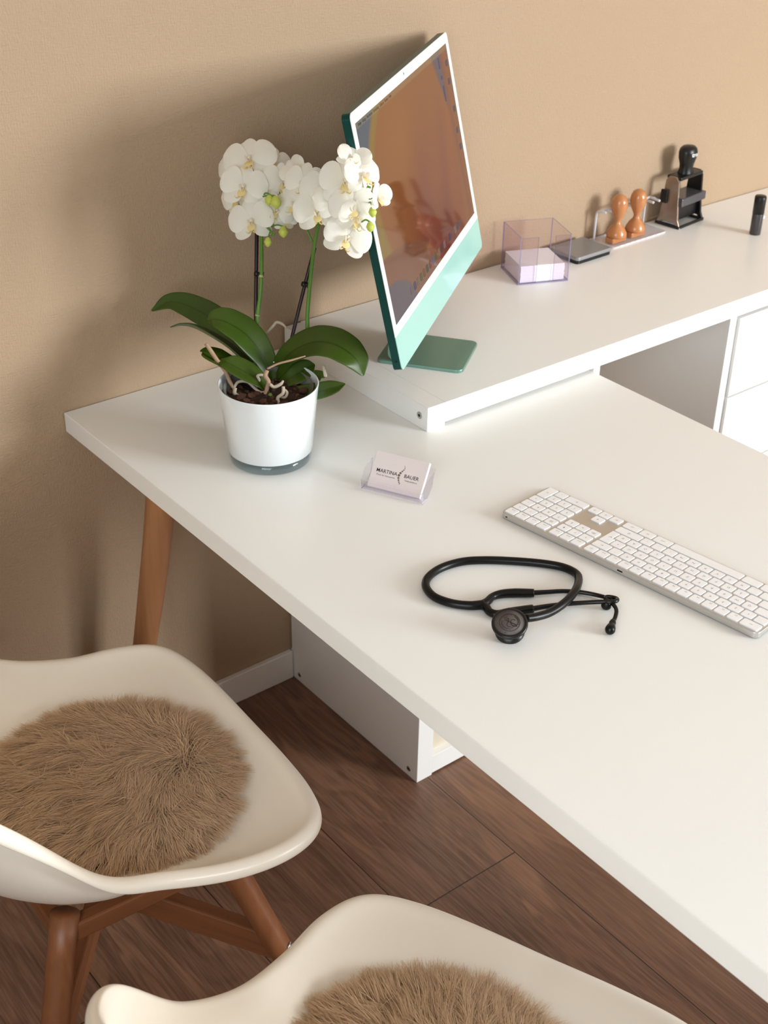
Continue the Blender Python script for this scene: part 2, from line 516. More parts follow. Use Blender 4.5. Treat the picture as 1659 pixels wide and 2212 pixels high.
def window_frame(name, hole, place):
    bm = bmesh.new(); a, b_, z0, z1 = hole; t = 0.05; mx = (a + b_) / 2
    for (p, q, u, v) in ((a, b_, z0, z0 + t), (a, b_, z1 - t, z1), (a, a + t, z0 + t, z1 - t), (b_ - t, b_, z0 + t, z1 - t), (mx - 0.04, mx + 0.04, z0 + t, z1 - t)):
        lo, hi = place(p, q, u, v, 0.03); add_box(bm, lo, hi)
    struct(bmobj(name, bm, M_white2))
PF = lambda p, q, u, v, d: ((p, YF - d, u), (q, YF, v))
PL = lambda p, q, u, v, d: ((X0 - d, p, u), (X0, q, v))
H1, H2 = (1.45, 4.05, 1.0, 2.7), (-3.15, -1.55, 1.05, 2.45)
holed_wall('wall_front', X0 - 0.1, X1 + 0.1, H1, PF)
holed_wall('wall_left', YF, YB, H2, PL)
window_frame('window_1', H1, PF); window_frame('window_2', H2, PL)
bm = bmesh.new()
add_box(bm, (X0, -0.012, 0.0), (-0.002, 0.0, 0.068)); add_box(bm, (0.0, -0.004, 0.0), (0.4, 0.0, 0.068)); add_box(bm, (0.40, -0.012, 0.0), (0.74, 0.0, 0.068))
struct(bevel(bmobj('baseboard_back', bm, M_base), 0.002))

# ------------------------------------------------------------------ white writing desk
TZ = 0.746; TT = 0.0345
desk = thing('desk', 'large white desk with light wooden legs under the orchid, keyboard and stethoscope', 'desk', (-0.0275, -0.83, 0))
bm = bmesh.new(); add_box(bm, (-0.4075, -0.83, TZ - TT), (0.4075, 0.828, TZ))
bevel(bmobj('tabletop', bm, M_white, desk), 0.0012)
def table_leg(x, y, sx, sy):
    tx, ty = x, y
    V, F = tube_geo([(tx, ty, TZ - TT), (tx + sx * 0.04, ty + sy * 0.02, 0.42), (tx + sx * 0.11, ty + sy * 0.055, 0.0)], [0.0265, 0.0235, 0.015], seg=24, n=6)
    return pyobj('leg', V, F, M_oak, desk)
table_leg(-0.290, 0.705, -1, 1); table_leg(0.29, 0.705 - 0.02, 1, 0.5)
table_leg(-0.290, -0.70, -1, -1); table_leg(0.29, -0.70, 1, -1)

# ------------------------------------------------------------------ raised long white top
HZ = 0.788; DY = -0.408
con = thing('sideboard_desk', 'long raised white desk top carrying the computer and stamps, with drawers on its right', 'desk', (0, 0, 0))
bm = bmesh.new(); add_box(bm, (0.0, DY, TZ), (0.0375, -0.006, HZ)); bevel(bmobj('side_panel', bm, M_white2, con), 0.001)
bm = bmesh.new(); add_box(bm, (0.0379, DY, 0.7525), (2.3, -0.003, HZ)); bevel(bmobj('top', bm, M_white2, con), 0.0008)
bm = bmesh.new(); add_box(bm, (0.3835, DY + 0.002, 0.5), (0.3995, -0.02, 0.7525)); bevel(bmobj('support_panel', bm, M_white2, con), 0.0008)
def screw(parent, M, r=0.0062):
    g1 = tform(prism_geo([(r * math.cos(2 * PI * k / 20), r * math.sin(2 * PI * k / 20)) for k in range(20)], 0, 0.0009, 0.0004), M)
    o = pyobj('screw', g1[0], g1[1], M_steel, parent, smooth=False)
    g2 = tform(prism_geo([(r * 0.42 * math.cos(2 * PI * k / 6), r * 0.42 * math.sin(2 * PI * k / 6)) for k in range(6)], 0.0008, 0.0011), M)
    pyobj('screw_socket', g2[0], g2[1], M_hole, o, smooth=False)
    return o
MX = Matrix(((0, 0, -1), (1, 0, 0), (0, -1, 0))).to_4x4()      # local z -> world -x
screw(con, Matrix.Translation((0.0, -0.388, 0.768)) @ MX)
# drawer unit on the right
bm = bmesh.new()
add_box(bm, (0.757, DY + 0.004, 0.0), (0.777, -0.014, 0.7525)); add_box(bm, (1.46, DY + 0.004, 0.0), (1.48, -0.014, 0.7525))
add_box(bm, (0.777, -0.03, 0.02), (1.46, -0.014, 0.7525)); add_box(bm, (0.777, DY + 0.02, 0.0), (1.46, -0.03, 0.02))
bevel(bmobj('drawer_carcass', bm, M_white2, con), 0.0008)
for z0, z1 in ((0.579, 0.7465), (0.405, 0.5755), (0.231, 0.4015), (0.03, 0.2275)):
    d = box('drawer', (0.7795, DY - 0.002, z0), (1.4575, DY + 0.017, z1), M_white2, con, 0.0015)
    bm = bmesh.new(); add_box(bm, (1.02, DY - 0.0045, z1 - 0.018), (1.22, DY - 0.002, z1 - 0.006))
    bevel(bmobj('drawer_grip', bm, M_white2, d), 0.001)

# lower cabinet under the desk
cab = thing('cabinet', 'low white cabinet end panel on the floor under the desk', 'cabinet', (0, 0, 0))
box('side_panel', (0.0, -0.415, 0.0), (0.037, -0.005, 0.70), M_white2, cab, 0.001)
box('bottom_rail', (0.037, -0.4146, 0.004), (0.375, -0.396, 0.046), M_white2, cab, 0.0008)
box('back_panel', (0.037, -0.400, 0.046), (0.338, -0.392, 0.662), mat('cream_panel', (214, 204, 186), (218, 208, 190), rough=0.6), cab, 0)
box('top_rail', (0.037, -0.4146, 0.662), (0.338, -0.396, 0.70), M_white2, cab, 0.0008)
box('side_panel', (0.338, -0.4146, 0.046), (0.375, -0.005, 0.70), M_white2, cab, 0.001)
for y in (-0.031, -0.390):
    screw(cab, Matrix.Translation((0.0, y, 0.018)) @ MX, 0.0055)

# ------------------------------------------------------------------ computer
IY, IT = 0.62843, 0.21973
IW, IH = 0.56893, 0.38699
O = Vector((-0.07666, -0.43526, 0.885))
iu = Vector((math.cos(IY), math.sin(IY), 0)); n0 = Vector((math.sin(IY), -math.cos(IY), 0))
iv = Vector((0, 0, 1)) * math.cos(IT) - n0 * math.sin(IT)
inn = n0 * math.cos(IT) + Vector((0, 0, 1)) * math.sin(IT)
base_c = Vector((0.135, -0.2455, HZ))
pc = thing('computer', 'all-in-one computer with mint green chin, white bezel and orange screen on square stand', 'computer', base_c, IY)
WORLD2L = (Matrix.Translation(base_c) @ Matrix.Rotation(IY, 4, 'Z')).inverted()
MP = Matrix((( iu.x, iv.x, inn.x, O.x), (iu.y, iv.y, inn.y, O.y), (iu.z, iv.z, inn.z, O.z), (0, 0, 0, 1)))
MPL = WORLD2L @ MP           # panel coords (s right, t up, n out) -> local
def panel(name, poly, n0_, n1_, m, parent=pc, ch=0.0, smooth=False):
    g = tform(prism_geo(poly, n0_, n1_, ch), MPL)
    return pyobj(name, g[0], g[1], m, parent, smooth=smooth)
def rect(s0, t0, s1, t1): return [(s0, t0), (s1, t0), (s1, t1), (s0, t1)]
outl = [(x + IW / 2, y + IH / 2) for x, y in rr_pts(IW, IH, 0.009, 5)]
panel('housing', outl, -0.0135, -0.0012, M_dark_green, ch=0)
CT = 0.0545                                   # chin height
chin = [(x, y) for x, y in outl if y < CT] 
# chin outline: bottom corners rounded, top straight
bl = [p for p in outl if p[1] < IH / 2]
bl.sort(key=lambda p: math.atan2(p[1] - IH / 2, p[0] - IW / 2))
panel('chin', bl + [(IW, CT), (0, CT)], -0.0012, 0.0, M_mint)
tl = [p for p in outl if p[1] > IH / 2]
tl.sort(key=lambda p: math.atan2(p[1] - IH / 2, p[0] - IW / 2))
S0, S1, T0_, T1_ = 0.0138, IW - 0.0160, 0.0688, IH - 0.0165
# bezel built as a frame around the screen
bz = []
fr = [prism_geo(rect(0, CT, IW, T0_), -0.0012, 0.0), prism_geo(rect(0, T0_, S0, T1_), -0.0012, 0.0), prism_geo(rect(S1, T0_, IW, T1_), -0.0012, 0.0),
      prism_geo([(IW, T1_)] + tl + [(0, T1_)], -0.0012, 0.0)]
V, F = tform(merge(fr), MPL)
pyobj('bezel', V, F, M_bezel, pc, smooth=False)
panel('camera_lens', [(0.2805 + 0.0016 * math.cos(a / 10 * 2 * PI), 0.3795 + 0.0022 * math.sin(a / 10 * 2 * PI)) for a in range(10)], 0.0, 0.0002, M_hole)
g = tform(prism_geo([(0.0019 * math.cos(a / 14 * 2 * PI), 0.0019 * math.sin(a / 14 * 2 * PI)) for a in range(14)], 0, 0.0002),
          MPL @ Matrix.Translation((0.0, 0.0165, -0.0068)) @ Matrix.Rotation(-PI / 2, 4, 'Y'))
pyobj('headphone_port', g[0], g[1], M_hole, pc, smooth=False)

# screen picture: colour bands on a fine grid, shown by an emission material
def sm(a, b, x):
    t = np.clip((x - a) / (b - a), 0, 1); return t * t * (3 - 2 * t)
def screen_obj():
    nx, ny = 260, 150
    s = np.linspace(0, 1, nx); t = np.linspace(0, 1, ny)
    Sg, Tg = np.meshgrid(s, t)
    def L(c): return np.array(lin((c[0], c[1] * 0.97, c[2] * 0.86))[:3])
    img = np.zeros((ny, nx, 3)) + L((150, 92, 48))
    def blend(mask, c):
        img[:] = img * (1 - mask[..., None]) + L(c) * mask[..., None]
    blend(sm(0.75, 0.2, Tg) * sm(0.15, 0.55, Sg), (134, 66, 58))
    blend(sm(0.0, 0.35, Sg) * sm(1.0, 0.55, Tg) * 0.4, (150, 84, 40))
    # broad glow towards the upper left of the big disc
    d = np.hypot((Sg - 0.32) / 0.34, (Tg - 0.80) / 0.42)
    blend(sm(1.0, 0.1, d) * 0.65, (164, 104, 50))
    # petal folds rising from the lower middle
    for cx, wd, a, col in ((0.50, 0.10, 0.10, (128, 62, 66)), (0.62, 0.07, 0.22, (140, 78, 56)), (0.74, 0.06, 0.34, (126, 58, 64)), (0.83, 0.05, 0.42, (150, 82, 52))):
        x = Sg - cx - a * (Tg - 0.4) * 0.5
        blend(np.exp(-(x / wd) ** 2) * sm(0.98, 0.35, Tg) * 0.6, col)
    blend(sm(0.45, 0.05, Tg) * sm(0.25, 0.5, Sg) * sm(0.95, 0.6, Sg) * 0.7, (108, 42, 48))
    # yellow rim and blue corner at the upper left
    d = np.hypot((Sg - 0.52) / 0.50, (Tg - 0.55) / 0.60)
    blend(sm(0.90, 0.96, d) * (Sg < 0.5) * (Tg > 0.30), (150, 122, 52))
    blend(sm(1.0, 1.06, d) * (Sg < 0.4) * (Tg > 0.45), (72, 98, 132))
    # indigo wedge at the upper right and orange strip at the right
    x = Sg - (0.80 + 0.11 * (1 - Tg) / 0.35)
    blend(sm(-0.012, 0.012, x) * sm(0.55, 0.66, Tg), (86, 80, 112))
    blend(sm(0.905, 0.915, Sg + 0.02 * (1 - Tg)), (140, 82, 54))
    x = Sg - 0.96 + 0.05 * Tg
    blend(np.exp(-(x / 0.018) ** 2) * 0.6, (124, 62, 52))
    # lower left: brown disc edge, then muted violet corner
    d = np.hypot((Sg + 0.05) / 0.60, (Tg + 0.08) / 0.42)
    blend(sm(1.0, 0.97, d), (134, 84, 62))
    d = np.hypot((Sg + 0.02) / 0.27, (Tg + 0.05) / 0.25)
    blend(sm(1.0, 0.96, d), (92, 84, 110))
    # thin menu strip along the top
    blend(sm(0.965, 0.972, Tg) * 0.35, (170, 160, 140))
    V = [MPL @ Vector((S0 + (S1 - S0) * a, T0_ + (T1_ - T0_) * b, -0.0004)) for b in t for a in s]
    F = [(j * nx + i, j * nx + i + 1, (j + 1) * nx + i + 1, (j + 1) * nx + i) for j in range(ny - 1) for i in range(nx - 1)]
    m, nt, out = new_mat('screen_picture')
    at = node(nt, 'ShaderNodeAttribute'); at.attribute_name = 'picture'
    e = node(nt, 'ShaderNodeEmission'); e.inputs[1].default_value = SCREEN_EM
    nt.links.new(at.outputs['Color'], e.inputs[0])
    p = node(nt, 'ShaderNodeBsdfPrincipled'); p.inputs['Base Color'].default_value = (0.008, 0.008, 0.008, 1); p.inputs['Roughness'].default_value = 0.05; p.inputs['Specular IOR Level'].default_value = 0.22
    a = node(nt, 'ShaderNodeAddShader'); nt.links.new(e.outputs[0], a.inputs[0]); nt.links.new(p.outputs[0], a.inputs[1]); nt.links.new(a.outputs[0], out.inputs[0])
    o = pyobj('screen', V, F, m, pc)
    ca = o.data.color_attributes.new('picture', 'FLOAT_COLOR', 'POINT')
    buf = np.ones((ny * nx, 4), dtype=np.float32); buf[:, :3] = img.reshape(-1, 3)
    ca.data.foreach_set('color', buf.ravel())
    return o
SCREEN_EM = 0.56
scr = screen_obj()
M_ui_dark = emit_mat('screen_dark_text', (60, 48, 44), 0.35)
M_ui_light = emit_mat('screen_pale_text', (176, 166, 168), 0.4)
def ui_text(s, x, y, size, m, bold=0.0):
    V, F = text_geo(s, size, bold)
    w = max(v.x for v in V) - min(v.x for v in V)
    V = [MPL @ Vector((S0 + x + v.x + w / 2, T0_ + y + v.y, 0.0)) for v in V]
    return pyobj('menu_text', V, F, m, scr, smooth=False), w
SH, SW = T1_ - T0_, S1 - S0
x = 0.012
for i, wd in enumerate(('Finder', 'Ablage', 'Bearbeiten', 'Darstellung', 'Gehe zu', 'Fenster', 'Hilfe')):
    _, w_ = ui_text(wd, x, SH - 0.0052, 0.0062, M_ui_dark, 0.00012 if i == 0 else 0.0); x += w_ + 0.006
ICOLS = [(150, 150, 158), (92, 112, 158), (160, 160, 140), (110, 142, 96), (160, 130, 92), (86, 120, 110), (150, 98, 92), (120, 140, 170), (104, 132, 92), (170, 150, 120),
         (84, 84, 92), (176, 150, 156), (150, 88, 84), (78, 84, 136), (146, 122, 92), (172, 164, 164), (98, 118, 140), (134, 134, 130)]
M_ics = [emit_mat('dock_icon_colour', tuple(int(0.6 * v + 0.4 * k) for v, k in zip(c, (136, 88, 76))), 0.5) for c in ICOLS]
for i, c in enumerate(ICOLS):
    xx = 0.105 + i * 0.0195
    pl = [(S0 + xx + a, T0_ + 0.016 + b) for a, b in rr_pts(0.0125, 0.0125, 0.003, 3)]
    panel('dock_icon', pl, -0.0003, 0.0, M_ics[i], scr)
M_fold = emit_mat('folder_icon_colour', (112, 108, 118), 0.55)
for (fs, ft) in ((0.972, 0.90), (0.965, 0.80), (0.972, 0.64), (0.965, 0.52), (0.972, 0.42)):
    pl = [(S0 + SW * fs + a, T0_ + SH * ft + b) for a, b in rr_pts(0.012, 0.010, 0.002, 3)]
    panel('desktop_icon', pl, -0.0003, 0.0, M_fold, scr)
for (fs, ft, wt) in ((0.885, 0.93, 0.018), (0.890, 0.85, 0.006), (0.893, 0.76, 0.026)):
    pl = [(S0 + SW * fs + a, T0_ + SH * ft + b) for a, b in rr_pts(0.007, wt, 0.001, 3)]
    panel('desktop_widget', pl, -0.0003, 0.0, emit_mat('widget_colour', (118, 112, 136), 0.5), scr)

# stand
sb = [(x, y) for x, y in rr_pts(0.128, 0.150, 0.012, 6)]
g = prism_geo(sb, 0.0, 0.0055, 0.0012)
pyobj('stand_base', g[0], g[1], M_mint_alu, pc, smooth=False)
# neck: bent plate rising from the rear of the base to the back of the display
hinge = WORLD2L @ (MP @ Vector((IW / 2, 0.15, -0.0135)))
prof = catmull([(0, 0.035, 0.0055), (0, 0.047, 0.009), (0, 0.052, 0.022), (0, 0.045, 0.07), (0, hinge.y + 0.006, hinge.z)], 8)
V, F = [], []
for i, p_ in enumerate(prof):
    T = (prof[min(i + 1, len(prof) - 1)] - prof[max(i - 1, 0)]).normalized(); nn = Vector((0, -T.z, T.y))
    hw = 0.058
    for sx, sn in ((-1, -1), (1, -1), (1, 1), (-1, 1)):
        V.append(p_ + Vector((sx * hw, 0, 0)) + nn * sn * 0.0045)
for i in range(len(prof) - 1):
    for k in range(4):
        a, b_ = i * 4 + k, i * 4 + (k + 1) % 4
        F.append((a, b_, b_ + 4, a + 4))
F += [(0, 3, 2, 1), tuple(range(len(V) - 4, len(V)))]
bevel(pyobj('stand_neck', V, F, M_mint_alu, pc, smooth=False), 0.002)

# ------------------------------------------------------------------ keyboard
KB = Vector((-0.0833, -0.6732, TZ)); KT = -1.4334
KW, KD = 0.4187, 0.1149
kb = thing('keyboard', 'white and silver full-size computer keyboard lying on the desk', 'keyboard', KB, KT)
HB, HF = 0.0098, 0.0048
def kh(y): return HB + (HF - HB) * y / KD
SL = math.atan((HF - HB) / KD)
outk = [(x + KW / 2, y + KD / 2) for x, y in rr_pts(KW, KD, 0.008, 6)]
V, F = prism_geo(outk, 0.0012, 1.0, 0.0)
V = [Vector((v.x, v.y, kh(v.y) if v.z > 0.5 else v.z)) for v in V]
bevel(pyobj('case', V, F, M_alu, kb, smooth=False), 0.0007, 2)
bm = bmesh.new()
for x, y in ((0.02, 0.015), (KW - 0.02, 0.015), (0.02, KD - 0.015), (KW - 0.02, KD - 0.015)):
    bm = bmesh.new(); add_box(bm, (x - 0.01, y - 0.004, 0), (x + 0.01, y + 0.004, 0.0012)); bmobj('rubber_foot', bm, M_white2, kb)
bm = bmesh.new(); add_box(bm, (0.2045, -0.0002, 0.0046), (0.2130, 0.0004, 0.0068)); bmobj('charging_port', bm, M_hole, kb)
bm = bmesh.new(); add_box(bm, (0.0095, -0.0002, 0.0042), (0.0125, 0.0004, 0.0060)); bmobj('power_switch', bm, M_hole, kb)
P_ = 0.01885; MG = 0.0026; GAP = (KW - 2 * MG - 21.5 * P_) / 2
PR = (KD - 2 * MG + 0.0006) / 6
keys = []   # (user x in units, block offset, row, width, height, legend)
def row(r, items, x0=0.0, off=0.0):
    x = x0
    for wd, lg in items:
        if lg is not None: keys.append((x * P_ + off, r, wd, 1, lg))
        x += wd
row(0, [(1.5, 'esc')] + [(1, 'F%d' % i) for i in range(1, 13)] + [(1, '\u2302')])
row(1, [(1, '^')] + [(1, c) for c in '1234567890'] + [(1, '\u00df'), (1, '\u00b4'), (1.5, '\u2190')])
row(2, [(1.5, '\u2192')] + [(1, c) for c in 'QWERTZUIOP\u00dc+'])
row(3, [(1.75, '\u21ea')] + [(1, c) for c in 'ASDFGHJKL\u00d6\u00c4#'])
row(4, [(1.25, '\u21e7')] + [(1, c) for c in '<YXCVBNM,.-'] + [(2.25, '\u21e7')])
row(5, [(1.5, 'ctrl'), (1.25, 'alt'), (1.5, 'cmd'), (6, ''), (1.5, 'cmd'), (1.25, 'alt'), (1.5, 'ctrl')])
NO = 14.5 * P_ + GAP
row(0, [(1, 'F13'), (1, 'F14'), (1, 'F15')], 0, NO)
row(1, [(1, 'fn'), (1, '\u2196'), (1, '\u21de')], 0, NO)
row(2, [(1, '\u2326'), (1, '\u2198'), (1, '\u21df')], 0, NO)
row(4, [(1, None), (1, '\u2191')], 0, NO)
row(5, [(1, '\u2190'), (1, '\u2193'), (1, '\u2192')], 0, NO)
PO = NO + 3 * P_ + GAP
row(0, [(1, 'F16'), (1, 'F17'), (1, 'F18'), (1, 'F19')], 0, PO)
row(1, [(1, '\u2327'), (1, '='), (1, '/'), (1, '*')], 0, PO)
row(2, [(1, '7'), (1, '8'), (1, '9'), (1, '-')], 0, PO)
row(3, [(1, '4'), (1, '5'), (1, '6'), (1, '+')], 0, PO)
row(4, [(1, '1'), (1, '2'), (1, '3')], 0, PO)
row(5, [(2, '0'), (1, ',')], 0, PO)
keys.append((3 * P_ + PO, 4, 1, 2, '\u2324'))
def cam_px(p):
    c = RC.transposed() @ (Vector(p) - CAM_POS); return 829.5 + FPX * c.x / -c.z
KG = 0.0026
def key_geo(wd, ht):
    return prism_geo(rr_pts(wd * P_ - KG, ht * PR - KG, 0.0019, 3), 0.0, 0.0021, 0.0004)
def enter_geo():
    # tall return key: 1 unit wide above, 0.75 wide below (user view), notch on the user's left
    a = P_ - KG / 2 - 0.0
    w1, w2, h = P_ * 1.5 - KG, P_ * 1.25 - KG, PR * 2 - KG
    # coordinates already turned: x grows to the user's left, y grows to the user
    pts = [(-w1 / 2, -h / 2), (w1 / 2, -h / 2), (w1 / 2, -h / 2 + PR - KG), (-w1 / 2 + w2, -h / 2 + PR - KG), (-w1 / 2 + w2, h / 2), (-w1 / 2, h / 2)]
    return prism_geo(pts, 0.0, 0.0021, 0.0004)
items = []
for (xu, r, wd, ht, lg) in keys:
    xc = KW - MG - xu - wd * P_ / 2; yc = MG - 0.0003 + (r + ht / 2) * PR
    items.append((xc, yc, wd, ht, lg, None))
xu = 13.5 * P_   # return key occupies the last 1..1.5 units of rows 2-3
items.append((KW - MG - 13.0 * P_ - 0.75 * P_, MG - 0.0003 + 3 * PR, 1.5, 2, '\u21b5', 'enter'))
# row 2 has 13.5 units before return, row 3 has 13.75
MK = Matrix.Translation(KB) @ Matrix.Rotation(KT, 4, 'Z')
fixed = []
for it in items:
    if it[5] == 'enter':
        w1 = 1.0 * P_
        it = (KW - MG - 13.5 * P_ - 0.5 * P_, it[1], 1.0, 2, it[4], 'enter')
    fixed.append(it)
items = fixed
items.sort(key=lambda it: cam_px(MK @ Vector((it[0], it[1], 0.01))))
rest = []
key_meshes = {}
for n_, (xc, yc, wd, ht, lg, sp) in enumerate(items):
    if sp == 'enter':
        w1, w2, h = P_ - KG, 0.75 * P_ - KG, PR * 2 - KG
        pts = [(-w1 / 2, -h / 2), (w1 / 2, -h / 2), (w1 / 2, -h / 2 + PR - KG), (-w1 / 2 + w2, -h / 2 + PR - KG), (-w1 / 2 + w2, h / 2), (-w1 / 2, h / 2)]
        geo = prism_geo(pts, 0.0, 0.0021, 0.0003)
    else:
        geo = key_geo(wd, ht)
    if n_ >= 100:
        Mt = Matrix.Translation((xc, yc, kh(yc) - 0.0003)) @ Matrix.Rotation(SL, 4, 'X')
        rest.append(tform(geo, Mt)); continue
    kk = (wd, ht, sp)
    if kk not in key_meshes:
        o = pyobj('key', geo[0], geo[1], M_key, kb, smooth=False); key_meshes[kk] = o.data
    else:
        o = bpy.data.objects.new('key', key_meshes[kk]); link(o, kb)
    o.location = (xc, yc, kh(yc) - 0.0003); o.rotation_euler = (SL, 0, 0)
    if lg:
        small = len(lg) > 1
        tg = text_geo(lg, 0.0038 if small else 0.0056)
        if not tg[0]: continue
        ox, oy = 0.0, 0.0
        if len(lg) > 1 and lg[0] == 'F': oy = 0.0034; ox = 0
        Mt = Matrix.Translation((ox, oy, 0.00212)) @ Matrix.Rotation(PI, 4, 'Z')
        V, F = tform(tg, Mt)
        pyobj('key_legend', V, F, M_legend, o, smooth=False)
if rest:
    V, F = merge(rest); o = pyobj('key', V, F, M_key, kb, smooth=False); o['kind'] = 'stuff'

# ------------------------------------------------------------------ stethoscope
st = thing('stethoscope', 'matte black stethoscope lying coiled on the white desk', 'stethoscope', tuple(atz(1120, 1290, TZ)))
SI = Matrix.Translation(-st.location)
def sp_(px, py, z): return SI @ atz(px, py, TZ + z)
R_T = 0.0056
main = [(1136, 1336, .020), (1160, 1332, .017), (1190, 1322, .014), (1222, 1300, .015), (1243, 1275, .014), (1250, 1252, .008), (1243, 1238, .0058), (1215, 1225, .0058), (1170, 1217, .0058), (1110, 1212, .0058),
        (1050, 1210, .0058), (1000, 1213, .0058), (955, 1226, .0058), (926, 1246, .0058), (920, 1267, .0058), (938, 1289, .0058), (975, 1303, .0058), (1015, 1308, .0058), (1046, 1306, .0058)]
tb = tube_geo([sp_(*p) for p in main], [R_T * 0.95] + [R_T] * 10 + [R_T * 1.02, R_T * 1.15], seg=14, n=8)
y1 = tube_geo([sp_(1040, 1307, .0058), sp_(1052, 1300, .0060), sp_(1064, 1289, .0062), (sp_(1084, 1283, .0062)), sp_(1110, 1281, .0062), sp_(1135, 1281, .0062), sp_(1153, 1281, .0062)], [R_T * 1.1, R_T * 1.0, R_T * .9, R_T * 1.05, R_T * 1.12, R_T * 1.08, R_T], seg=14, n=6)
y2 = tube_geo([sp_(1040, 1307, .0058), sp_(1050, 1312, .0060), sp_(1058, 1322, .0062), (sp_(1075, 1327, .0062)), sp_(1100, 1323, .0062), sp_(1128, 1318, .0062), sp_(1151, 1315, .0062)], [R_T * 1.1, R_T * 1.0, R_T * .95, R_T * 1.0, R_T * 1.1, R_T * 1.0, R_T], seg=14, n=6)
V, F = merge([tb, y1, y2]); pyobj('tubing', V, F, M_blackm, st)
M_eart = mat('satin_black_metal', (20, 20, 20), (28, 27, 26), rough=0.25, metal=0.4)
V, F = tube_geo([sp_(*p) for p in ((1146, 1281, .0062), (1180, 1279, .0055), (1220, 1277, .0048), (1260, 1280, .0045), (1295, 1287, .005), (1318, 1294, .007), (1322, 1299, .008), (1314, 1303, .0065))], [0.0036, 0.0032, 0.003, 0.003, 0.0029, 0.0028, .0028, .0026], seg=10)
e1 = pyobj('ear_tube', V, F, M_eart, st)
V, F = tube_geo([sp_(*p) for p in ((1144, 1316, .0062), (1180, 1310, .0062), (1220, 1305, .0062), (1260, 1302, .0075), (1298, 1300, .0105), (1322, 1300, .0125), (1333, 1297, .012), (1330, 1292, .010), (1312, 1289, .009), (1308, 1294, .009), (1322, 1303, .010), (1331, 1316, .009), (1330, 1330, .0075), (1324, 1345, .006))], [0.0036, 0.0032, 0.003, 0.003, 0.0029, 0.0028, .0027, .0027, .0027, .0027], seg=10)
e2 = pyobj('ear_tube', V, F, M_eart, st)
def eartip(parent, a, b_):
    a, b_ = Vector(a), Vector(b_)
    pts = [a.lerp(b_, t) for t in (0, .2, .4, .6, .8, .93, 1)]
    V, F = tube_geo(pts, [0.003, 0.0045, 0.0044, 0.0062, 0.0068, 0.0052, 0.002], seg=14, n=3)
    pyobj('ear_tip', V, F, M_blackm, parent)
eartip(e2, sp_(1325, 1340, .0065), sp_(1316, 1366, .0068))
eartip(e1, sp_(1314, 1296, .0068), sp_(1308, 1312, .0066))
# chest piece: two discs on a common axis, leaning towards the room
cc = atz(1101, 1347, TZ + 0.0235)
ax = (Vector((0, 0, 1)) + Vector((-0.30, -0.22, 0)) * 1.0).normalized()
q = ax.to_track_quat('Z', 'Y').to_matrix().to_4x4()
MC = SI @ Matrix.Translation(cc) @ q
def chest(name, prof, m, parent, seg=40):
    V, F = tform(lathe_geo(prof, seg), MC)
    return pyobj(name, V, F, m, parent)
cp = chest('chestpiece', [(0.0, -0.0205), (0.015, -0.0205), (0.0185, -0.0190), (0.0190, -0.0165), (0.0150, -0.0130), (0.008, -0.0115), (0.0075, -0.006), (0.014, -0.0042), (0.021, -0.0035), (0.0228, -0.0015), (0.0228, 0.0012), (0.0215, 0.0024), (0.0190, 0.0026), (0.0186, 0.0019), (0.0, 0.0019)], M_black, st)
dia = chest('diaphragm', [(0.0187, 0.0018), (0.0187, 0.0022), (0.0, 0.0023)], mat('grey_diaphragm', (92, 84, 82), (98, 90, 88), rough=0.5, spec=0.3), cp)
def ring_geo(r0, r1, z, seg=48):
    return lathe_geo([(r0, z), (r0, z + 0.0002), (r1, z + 0.0002), (r1, z)], seg)
# engraved emblem
parts = [ring_geo(0.0128, 0.0132, 0.0023)]
arcs = []
def arc(cx, cy, r, a0, a1, w0, n=18, ry=None):
    return tube_geo([(cx + r * math.cos(math.radians(a0 + (a1 - a0) * k / n)), cy + (ry or r) * math.sin(math.radians(a0 + (a1 - a0) * k / n)), 0.0024) for k in range(n + 1)], [w0, w0], seg=6, n=1)
# local axes of the disc as the viewer sees it: find the in-plane rotation
inv = MC.to_3x3().inverted()
rx = inv @ RIGHT; TH = math.atan2(rx.y, rx.x)
RT = Matrix.Rotation(TH, 4, 'Z')
emb = [arc(-0.001, 0.0, 0.0088, 100, 330, 0.00022), arc(0.002, 0.001, 0.0088, -40, 60, 0.00022),
       tube_geo([(-0.0045, 0.004, .0024), (-0.002, 0.0062, .0024), (-0.0008, 0.0048, .0024), (-0.002, 0.001, .0024), (-0.0035, -0.003, .0024), (-0.002, -0.0062, .0024), (0.0012, -0.0058, .0024)], [0.0004, 0.0003], seg=6, n=6),
       tube_geo([(-0.0052, 0.0038, .0024), (0.0, 0.0010, .0024), (0.0075, -0.0038, .0024), (0.0082, -0.0062, .0024), (0.004, -0.0052, .0024), (0.0015, -0.001, .0024), (0.0022, 0.0030, .0024), (0.0052, 0.0044, .0024), (0.0072, 0.003, .0024)], [0.0005, 0.0003], seg=6, n=6)]
for word, a_mid, step in (('LITTMANN', 28, 13), ('CLASSIC', 232, 13)):
    for i, ch_ in enumerate(word):
        if a_mid < 180:
            a = a_mid + (len(word) - 1) / 2 * step - i * step; rot = a - 90
        else:
            a = a_mid - (len(word) - 1) / 2 * step + i * step; rot = a + 90
        g = text_geo(ch_, 0.0026)
        Mt = Matrix.Translation((0.0111 * math.cos(math.radians(a)), 0.0111 * math.sin(math.radians(a)), 0.0024)) @ Matrix.Rotation(math.radians(rot), 4, 'Z')
        emb.append(tform(g, Mt))
emb.append(tform(text_geo('3M', 0.0022), Matrix.Translation((-0.006, -0.0150, 0.0024))))
V, F = tform(merge([tform(merge(emb), RT)] + parts), MC)
pyobj('engraved_emblem', V, F, M_black, dia, smooth=False)
